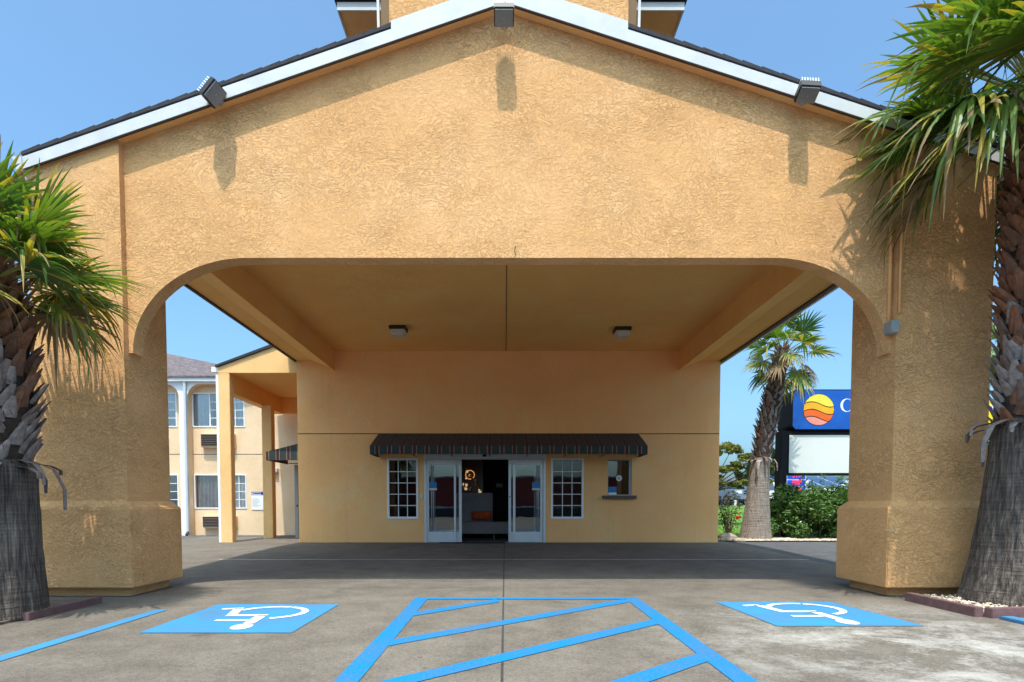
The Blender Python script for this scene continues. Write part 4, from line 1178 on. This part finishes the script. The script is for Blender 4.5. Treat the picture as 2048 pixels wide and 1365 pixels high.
for i in range(16):
    x = 8.4 + i * .3; b.tube([(x, 18.3, 0), (x + rnd.uniform(-.1,.1), 18.3 + rnd.uniform(-.2,.2), 1.2)], [.025, .012], 5)
b.build('stems', M['bark'], hd)
def tree(loc, h, blobs, mat, label, seed, leaf, nl, tr=.12):
    rnd = random.Random(seed); t = thing('leafy_tree', loc, label, 'tree'); b = MB(); x, y, z = loc
    b.tube([(x, y, z - .1), (x + .05, y, z + h * .25), (x - .03, y, z + h * .5)], [tr, tr * .8, tr * .6], 8)
    for (c, r) in blobs:
        b.tube([(x, y, z + h * .42), ((x + c[0]) / 2 + .1, (y + c[1]) / 2, (z + h * .42 + c[2]) / 2 + .1), c], [tr * .5, tr * .3, tr * .1], 6)
    b.build('trunk', M['bark'], t)
    b = MB()
    for (c, r) in blobs:
        for k in range(7):
            q = Vector(c) + Vector((rnd.uniform(-1,1)*r[0], rnd.uniform(-1,1)*r[1], rnd.uniform(-1,1)*r[2])) * .75
            leaves(b, q, (r[0]*.42, r[1]*.42, r[2]*.36), nl // 7, leaf, rnd)
    b.build('crown', mat, t)
Yt = 24.0
def TP(px, py, Y=Yt): return tuple(W(px, py, Y))
tree((8.0, Yt, gz(8.0, Yt)), 3.2, [(TP(1440, 905), (.5,.5,.35)), (TP(1463, 900), (.45,.4,.35)), (TP(1455, 935), (.5,.5,.3)), (TP(1487, 915), (.4,.4,.22)), (TP(1490, 945), (.4,.4,.3)),
     (TP(1430, 960), (.4,.4,.25)), (TP(1475, 970), (.35,.4,.18)), (TP(1500, 970), (.25,.3,.2)), (TP(1505, 920), (.3,.3,.2)), (TP(1530, 925), (.3,.3,.18)), (TP(1543, 935), (.25,.3,.15)), (TP(1535, 965), (.2,.3,.15))],
     M['tree1'], 'yellow green loose leafy tree behind the leaning palm, right of the lobby', 4, .075, 560, .06)
tree((28, 62, .9), 7, [(TP(1520, 925, 62), (1.6,1.6,1.6)), (TP(1545, 905, 62), (1.6,1.6,1.2)), (TP(1560, 935, 62), (1.6,1.6,1.6)), (TP(1500, 945, 62), (1.5,1.5,1.1)), (TP(1540, 950, 62), (1.6,1.6,1.2))], M['tree2'],
     'dark green tree in the distance between the leaning palm and the sign post', 5, .2, 500, .3)
tree((TP(1985, 950, 34)[0], 34, .8), 4, [(TP(1975, 905, 34), (1.2,1.2,.8)), (TP(1990, 900, 34), (1.2,1.2,.9)), (TP(2010, 905, 34), (1.2,1.2,.8))], M['tree2'],
     'dark green tree in the gap between the right pillar and the tall palm', 6, .16, 500, .2)
# rose bush
Yr = 17.1; rb = thing('rose_bush', (W(1455, 1080, Yr).x, Yr, 0), 'sparse rose bush with one red bloom beside the boulder', 'bush')
rnd = random.Random(9); b = MB(); lf = MB(); x0 = W(1458, 1080, Yr).x
for i in range(15):
    a = rnd.uniform(0, 6.28); tp = (x0 + rnd.uniform(-.42, .36), Yr + rnd.uniform(-.2, .2), rnd.uniform(.7, 1.4))
    md = ((x0 + tp[0]) / 2, (Yr + tp[1]) / 2, tp[2] * .55)
    b.tube([(x0 + rnd.uniform(-.1,.1), Yr, 0), md, tp], [.013, .009, .005], 5)
    leaves(lf, tp, (.12,.12,.14), 26, .045, rnd); leaves(lf, md, (.14,.12,.18), 18, .04, rnd)
b.build('stems', M['bark'], rb); lf.build('foliage', M['rose'], rb)
p = W(1476, 1035, Yr - .1); b = MB(); sph(b, p, .06, 6)
for i in range(8): leaves(b, p, (.06,.06,.07), 3, .05, rnd)
b.build('bloom', M['redp'], rb)
b = MB(); p = W(1530, 1078, 17.6); leaves(b, (p.x, 17.6, .14), (.25,.15,.16), 110, .06, rnd)
tag(b.build('low_shrub', M['hedge']), 'low leafy shrub between the leaning palm and the sign post', 'shrub')
# blades of grass along the lawn
b = MB()
for i in range(9000):
    y = 17.8 + 19 * rnd.random() ** 1.3; x = rnd.uniform(6.7, 7.2 + y * .5); z = gz(x, y) + .01; s = rnd.uniform(.03, .07) * (1 + (y - 18) * .05); a = rnd.uniform(0, 6.28)
    b.face([(x - s*.25*math.cos(a), y - s*.25*math.sin(a), z), (x + s*.25*math.cos(a), y + s*.25*math.sin(a), z), (x + rnd.uniform(-.5,.5)*s, y + rnd.uniform(-.5,.5)*s, z + s)])
M['blade'] = leafm('grass blade', (.07,.15,.015), (.17,.28,.03), .35, .6)
tag(b.build('grass', M['blade']), 'bright green grass of the sloping lawn behind the leaning palm', 'grass', kind='stuff')

# ------------------------------------------------------------------ roadside sign
YS = 18.8
sg = thing('roadside_sign', (W(1567, 1080, YS).x, YS, 0), 'black cabinet sign with blue sun logo panel above a blank white panel', 'sign')
sx0 = W(1584, 800, YS).x; sz1, sz0 = W(1600, 779, YS).z, W(1600, 861, YS).z; SXR = sx0 + 4.1
b = MB(); e = .13
b.prism([(sx0 + e, sz0), (SXR - e, sz0), (SXR, sz0 + e), (SXR, sz1 - e), (SXR - e, sz1), (sx0 + e, sz1), (sx0, sz1 - e), (sx0, sz0 + e)], YS, YS + 1.0)
cb = b.build('cabinet', M['black'], sg, bevel=.02)
i_ = .035
b = MB(); b.prism([(sx0 + e, sz0 + i_), (SXR - e, sz0 + i_), (SXR - i_, sz0 + e), (SXR - i_, sz1 - e), (SXR - e, sz1 - i_), (sx0 + e, sz1 - i_), (sx0 + i_, sz1 - e), (sx0 + i_, sz0 + e)], YS - .008, YS - .001)
fc = b.build('logo_panel', M['signblue'], cb)
# logo: disc cut by three waves
lc = W(1637, 820, YS); r = .475
def wave(u, k): return [-9, -.52, -.08, .36, 9][k] and 0
def wav(x, k):
    base = (-.60, -.14, .34)[k]; s = x / r
    return r * (base + .17 * math.sin(-s * 2.6 + .35) ) 
n = 40; cols = ['pink', 'ora', 'amb', 'yel']
for k in range(4):
    b = MB(); top, bot = [], []
    for i in range(n + 1):
        x = -r + 2 * r * i / n; h = math.sqrt(max(0, r*r - x*x))
        lo = -h if k == 0 else max(-h, min(h, wav(x, k-1) + .014)); hi = h if k == 3 else max(-h, min(h, wav(x, k) - .014))
        if hi < lo: hi = lo = (hi + lo) / 2
        bot.append((lc.x + x, lc.z + lo)); top.append((lc.x + x, lc.z + hi))
    for i in range(n):
        b.face([(bot[i][0], YS - .016, bot[i][1]), (bot[i+1][0], YS - .016, bot[i+1][1]), (top[i+1][0], YS - .016, top[i+1][1]), (top[i][0], YS - .016, top[i][1])])
    b.build('logo_band', M[cols[k]], fc)
b = MB(); b.tube([(lc.x, YS - .014, lc.z), (lc.x, YS - .0085, lc.z)], r + .012, 40); b.build('logo_disc', M['black'], fc)
# the serif letter C
cc = W(1693, 811, YS); b = MB(); n = 36; ro, ri = .205, .175
for i in range(n):
    t0, t1 = R(48 + 264 * i / n), R(48 + 264 * (i + 1) / n)
    def P(t, o): return (cc.x + (ro if o else ri) * math.cos(t) * (.95 if o else .80) + (0 if o else .02), YS - .012, cc.z + (ro if o else ri * 1.06) * math.sin(t))
    b.face([P(t0, 0), P(t0, 1), P(t1, 1), P(t1, 0)])
b.box(cc.x + .135, cc.x + .152, YS - .013, YS - .011, cc.z + .07, cc.z + .19)
b.build('letter', M['white'], fc)
lx0 = W(1577, 900, YS + .1).x; lz1, lz0 = W(1600, 870, YS).z, W(1600, 946, YS).z
b = MB(); b.box(lx0 - .03, SXR - .25, YS + .1, YS + .7, lz0 - .06, sz0 - .004)
mc = b.build('message_cabinet', M['black'], sg, bevel=.015)
b = MB(); b.box(lx0 + .02, SXR - .3, YS + .09, YS + .099, lz0, lz1); b.build('blank_panel', M['signwhite'], mc)
for x in (lx0 - .25, SXR - .25):
    b = MB(); b.box(x, x + .215, YS + .08, YS + .5, 0, sz0 - .003); b.build('post', M['black'], sg, bevel=.015)

# price sign far behind
Yp = 46.0
ps = thing('price_sign', (W(1592, 1010, Yp).x, Yp, .9), 'blue fuel price sign with red lit digits below the blank roadside sign', 'sign')
a, c = W(1574, 925, Yp), W(1611.5, 990, Yp)
b = MB(); b.box(a.x, c.x, Yp + .02, Yp + .4, c.z, a.z + .0); fr_ = b.build('frame', M['white'], ps)
b = MB(); b.box((a.x + c.x)/2 - .15, (a.x + c.x)/2 + .15, Yp + .1, Yp + .3, .9, c.z - .003); b.build('post', M['grey'], ps)
SEG = {'0': 'abcdef', '1': 'bc', '2': 'abdeg', '3': 'abcdg', '5': 'acdfg', '7': 'abc', '9': 'abcdfg', '8': 'abcdefg'}
for (t0, t1, txt) in ((929, 958.5, '317'), (960.5, 972.5, '325'), (974.5, 986.5, '329')):
    t0 = max(t0, 947)
    z1_, z0_ = W(1590, t0, Yp).z, W(1590, t1, Yp).z
    b = MB(); b.box(a.x + .05, c.x - .05, Yp, Yp + .019, z0_, z1_); pn_ = b.build('price_panel', M['bluec'], ps)
    b = MB(); dw, dh = .16, .30; zc = z0_ + .12
    for i, ch in enumerate(txt + '9'):
        k = 1 if i < 3 else .7
        x = W(1584.5, 960, Yp).x + i * .20 ; w_, h_ = dw * k, dh * k; zb_ = zc + (dh - h_); q = .056
        S = {'a': (x, x+w_, zb_+h_-q, zb_+h_), 'd': (x, x+w_, zb_, zb_+q), 'g': (x, x+w_, zb_+h_/2-q/2, zb_+h_/2+q/2), 'f': (x, x+q, zb_+h_/2, zb_+h_), 'b': (x+w_-q, x+w_, zb_+h_/2, zb_+h_), 'e': (x, x+q, zb_, zb_+h_/2), 'c': (x+w_-q, x+w_, zb_, zb_+h_/2)}
        for sgm in SEG[ch]: s4 = S[sgm]; b.box(s4[0], s4[1], Yp - .012 - .001*'abcdefg'.index(sgm), Yp - .003, s4[2], s4[3])
    b.build('digits', M['led'], pn_)
# yellow sign in the right gap
Yy = 40.0
ys = thing('pole_sign', (W(2020, 1000, Yy).x, Yy, .9), 'yellow pole sign glimpsed between the right pillar and the tall palm', 'sign')
a, c = W(1972, 803, Yy), W(2068, 852, Yy)
b = MB(); b.box(a.x, c.x, Yy, Yy + .4, c.z, a.z); k = b.build('panel', M['yel2'], ys, bevel=.05)
z1_, z0_ = W(2000, 811, Yy).z, W(2000, 820, Yy).z
b = MB(); b.box(a.x + .15, c.x - .3, Yy - .02, Yy - .004, z0_, z1_); kk = b.build('emblem', M['white'], k)
b = MB(); b.box(a.x + .2, a.x + .26, Yy - .03, Yy - .021, z0_ + .05, z1_ - .05); b.prism([(a.x + .27, z1_ - .05), (a.x + .33, z1_ - .05), (a.x + .47, z0_ + .05), (a.x + .41, z0_ + .05)], Yy - .03, Yy - .021); b.box(a.x + .5, a.x + .6, Yy - .03, Yy - .021, z0_ + .04, z1_ - .04)
b.build('emblem_mark', M['bluec'], kk)
b = MB(); b.box((a.x + c.x)/2 - .2, (a.x + c.x)/2 + .2, Yy + .1, Yy + .3, .9, c.z - .003); b.build('post', M['grey'], ys)

# ------------------------------------------------------------------ vehicles and far buildings
def wheel(parent, x, y, z, r, wd):
    b = MB(); b.tube([(x, y - wd/2, z), (x, y + wd/2, z)], r, 20); w_ = b.build('wheel', M['tire'], parent)
    b = MB(); b.tube([(x, y - wd/2 - .015, z), (x, y - wd/2 - .002, z)], r * .62, 14); b.tube([(x, y + wd/2 + .002, z), (x, y + wd/2 + .015, z)], r * .62, 14); b.build('rim', M['chrome'], w_)
# local frame: length along x (front at +x), width along y
def pickup():
    r = thing('pickup_truck', (0,0,0), 'silver blue pickup truck facing the street, behind the rose bush', 'truck', local=True)
    b = MB(); W2 = .98
    side = [(-2.75, .55), (-2.75, 1.15), (-.9, 1.15), (-.9, 1.2), (.75, 1.2), (1.0, 1.22), (2.55, 1.12), (2.72, 1.0), (2.78, .55), (2.3, .45), (-2.4, .45)]
    b.prism([(p[0], p[1]) for p in side], -W2, W2, 'y'); bd = b.build('body', M['cars'], r, bevel=.05)
    b = MB(); k = []
    cabp = ((-.85, 1.15, .93), (-.72, 1.80, .76), (.12, 1.83, .76), (.95, 1.19, .93))
    b.ring([[(-.85, -.93, 1.18), (.98, -.93, 1.18), (.98, .93, 1.18), (-.85, .93, 1.18)], [(-.70, -.74, 1.80), (.15, -.74, 1.84), (.15, .74, 1.84), (-.70, .74, 1.80)]]); cab = b.build('cab', M['cars'], r, bevel=.03)
    b = MB(); b.face([(.945, -.80, 1.25), (.945, .80, 1.25), (.20, .66, 1.79), (.20, -.66, 1.79)])
    for v in range(len(b.v)): x, y, z = b.v[v]; b.v[v] = (x + .05, y, z + .02)
    b.build('windscreen', M['glassd'], cab)
    for s in (-1, 1):
        b = MB(); b.face([(-.65, s * .925, 1.26), (.70, s * .925, 1.26), (.12, s * .785, 1.75), (-.60, s * .785, 1.75)]); b.build('side_window', M['glassd'], cab)
    b = MB(); b.box(2.70, 2.80, -.42, .42, .78, 1.10); g_ = b.build('grille', M['chrome'], r, bevel=.02)
    b = MB(); 
    for (y0, y1, z0, z1) in ((-.36, -.03, .97, 1.06), (.03, .36, .97, 1.06), (-.36, -.03, .82, .92), (.03, .36, .82, .92)): b.box(2.801, 2.815, y0, y1, z0, z1)
    b.build('grille_opening', M['black'], g_)
    for s in (-1, 1):
        b = MB(); b.box(2.66, 2.79, min(s*.50, s*.92), max(s*.50, s*.92), .86, 1.06); b.build('headlight', M['pearl'], r, bevel=.03)
        b = MB(); b.box(.55, .75, min(s*.99, s*1.2), max(s*.99, s*1.2), 1.2, 1.42); b.build('mirror', M['black'], r, bevel=.02)
    b = MB(); b.box(2.70, 2.92, -.97, .97, .48, .74); b.build('bumper', M['chrome'], r, bevel=.03)
    b = MB(); b.box(2.921, 2.93, -.25, .25, .53, .68); b.build('licence_plate', M['white'], r)
    for x in (-1.75, 1.75):
        for y in (-.86, .86): wheel(r, x, y, .39, .39, .26)
    return r
def suv(body, label):
    r = thing('parked_suv', (0,0,0), label, 'car', local=True)
    b = MB(); side = [(-2.3, .38), (-2.38, .95), (-2.3, 1.05), (2.2, 1.0), (2.35, .8), (2.35, .38)]
    b.prism(side, -.92, .92, 'y'); b.build('body', body, r, bevel=.06)
    b = MB(); b.ring([[(-2.28, -.88, 1.03), (1.2, -.88, 1.03), (1.2, .88, 1.03), (-2.28, .88, 1.03)], [(-2.05, -.70, 1.68), (.35, -.70, 1.68), (.35, .70, 1.68), (-2.05, .70, 1.68)]]); cab = b.build('cabin', body, r, bevel=.05)
    b = MB(); b.face([(-2.285, -.72, 1.10), (-2.285, .72, 1.10), (-2.10, .62, 1.58), (-2.10, -.62, 1.58)]); b.build('rear_window', M['glassd'], cab)
    for s in (-1, 1):
        b = MB(); b.face([(-2.0, s*.885, 1.10), (.95, s*.885, 1.10), (.38, s*.755, 1.58), (-1.9, s*.755, 1.58)]); b.build('side_window', M['glassd'], cab)
        b = MB(); b.box(-2.42, -2.25, min(s*.66, s*.90), max(s*.66, s*.90), .72, 1.02); b.build('tail_light', M['red'], r, bevel=.02)
    b = MB(); b.box(-2.48, -2.3, -.9, .9, .36, .55); b.build('bumper', M['grey'], r, bevel=.03)
    b = MB(); b.box(-2.40, -2.385, -.26, .26, .66, .80); b.build('licence_plate', M['signblue'], r)
    for x in (-1.45, 1.45):
        for y in (-.80, .80): wheel(r, x, y, .36, .36, .22)
    return r
pk = pickup(); p = W(1466, 1010, 42); pk.location = (p.x, 44.2, gz(p.x, 44.2)); pk.rotation_euler = (0, 0, R(-72))
sv = suv(M['carw'], 'white parked car seen from behind, right of the leaning palm trunk'); p = W(1536, 1008, 41); sv.location = (p.x, 43.0, gz(p.x, 43)); sv.rotation_euler = (0, 0, R(80))
s2 = suv(M['black'], 'dark parked car glimpsed low between the right pillar and the tall palm'); p = W(1975, 1010, 31); s2.location = (p.x, 31, gz(p.x, 31)); s2.rotation_euler = (0, 0, R(170))
# white shop building behind the truck
fb = thing('shop_building', (24, 66, .9), 'low white shop building far behind the pickup truck', 'building')
b = MB(); a, c = W(1425, 962, 66), W(1520, 1010, 66); b.box(a.x, c.x, 66, 72, .85, a.z); wlb = b.build('wall', M['white'], fb)
b = MB(); b.box(a.x - .2, c.x + .2, 65.8, 72.2, a.z + .003, a.z + .3); b.build('roof', M['grey'], fb)
for k in range(5):
    x = a.x + .5 + k * 1.1; b = MB(); b.box(x, x + .8, 65.95, 65.99, 1.1, 2.9); b.build('window', M['glassd'], fb)
x = c.x - .3; b = MB(); b.box(x - .55, x, 65.9, 65.99, .9, 3.1); b.build('door', M['bluec'], fb)
# solar carport
scp = thing('solar_carport', (31, 56, .9), 'white carport with tilted solar panels beyond the hedge', 'carport')
a, c = W(1535, 985, 56), W(1720, 985, 56); zt_ = W(1550, 966, 58).z; zl = W(1550, 981, 56).z
b = MB(); b.prism([(55.0, zl), (60.5, zt_ + .6), (60.5, zt_ + .72), (55.0, zl + .12)], a.x, c.x, 'x'); b.build('roof', M['white'], scp)
import itertools
for k in range(int((c.x - a.x) / 1.7)):
    x = a.x + .15 + k * 1.7; dz = (zt_ + .6 - zl) / 5.5
    b = MB()
    for j in range(3):
        y0, y1 = 55.1 + j * 1.8, 55.1 + j * 1.8 + 1.7
        b.face([(x, y0, zl + .15 + dz*(y0-55)), (x + 1.6, y0, zl + .15 + dz*(y0-55)), (x + 1.6, y1, zl + .15 + dz*(y1-55)), (x, y1, zl + .15 + dz*(y1-55))])
    b.build('solar_panel', M['solar'], scp)
b = MB(); b.box(a.x, c.x, 54.9, 55.0, zl - .35, zl + .1); b.build('fascia', M['white'], scp)
for x in (a.x + .5, (a.x + c.x) / 2, c.x - .5):
    b = MB(); b.box(x, x + .25, 57.5, 57.75, .9, zl + 1.0); b.build('post', M['white'], scp)
# blue fronted building in the right gap
bb = thing('blue_shop', (32, 46, .9), 'building with blue fascia glimpsed beside the tall palm trunk', 'building')
a, c = W(1960, 912, 46), W(2090, 926, 46)
b = MB(); b.box(a.x + .1, c.x, 46.1, 52, .9, c.z - .003); b.build('wall', M['grey'], bb)
b = MB(); b.box(a.x, c.x, 46, 52, c.z, a.z); b.build('fascia', M['bluec'], bb)
# building across the street behind the camera (it shows in the door glass)
rbd = thing('red_building', (0, -27, -.1), 'long brick red building across the street, reflected in the lobby door glass', 'building')
b = MB(); b.box(-22, 20, -34, -27, .95, 3.7); b.build('wall', M['redwall'], rbd)
b = MB(); b.box(-22, 20, -34, -26.95, .8, .945); b.build('band', M['white'], rbd)
b = MB(); b.box(-22, 20, -34, -27, -.12, .795); b.build('base_wall', M['asph'], rbd)
b = MB(); b.box(-22.3, 20.3, -34.3, -26.8, 3.703, 3.85); b.build('roof', M['grey'], rbd)
for o in bpy.data.objects:
    if 'org' in o: del o['org']
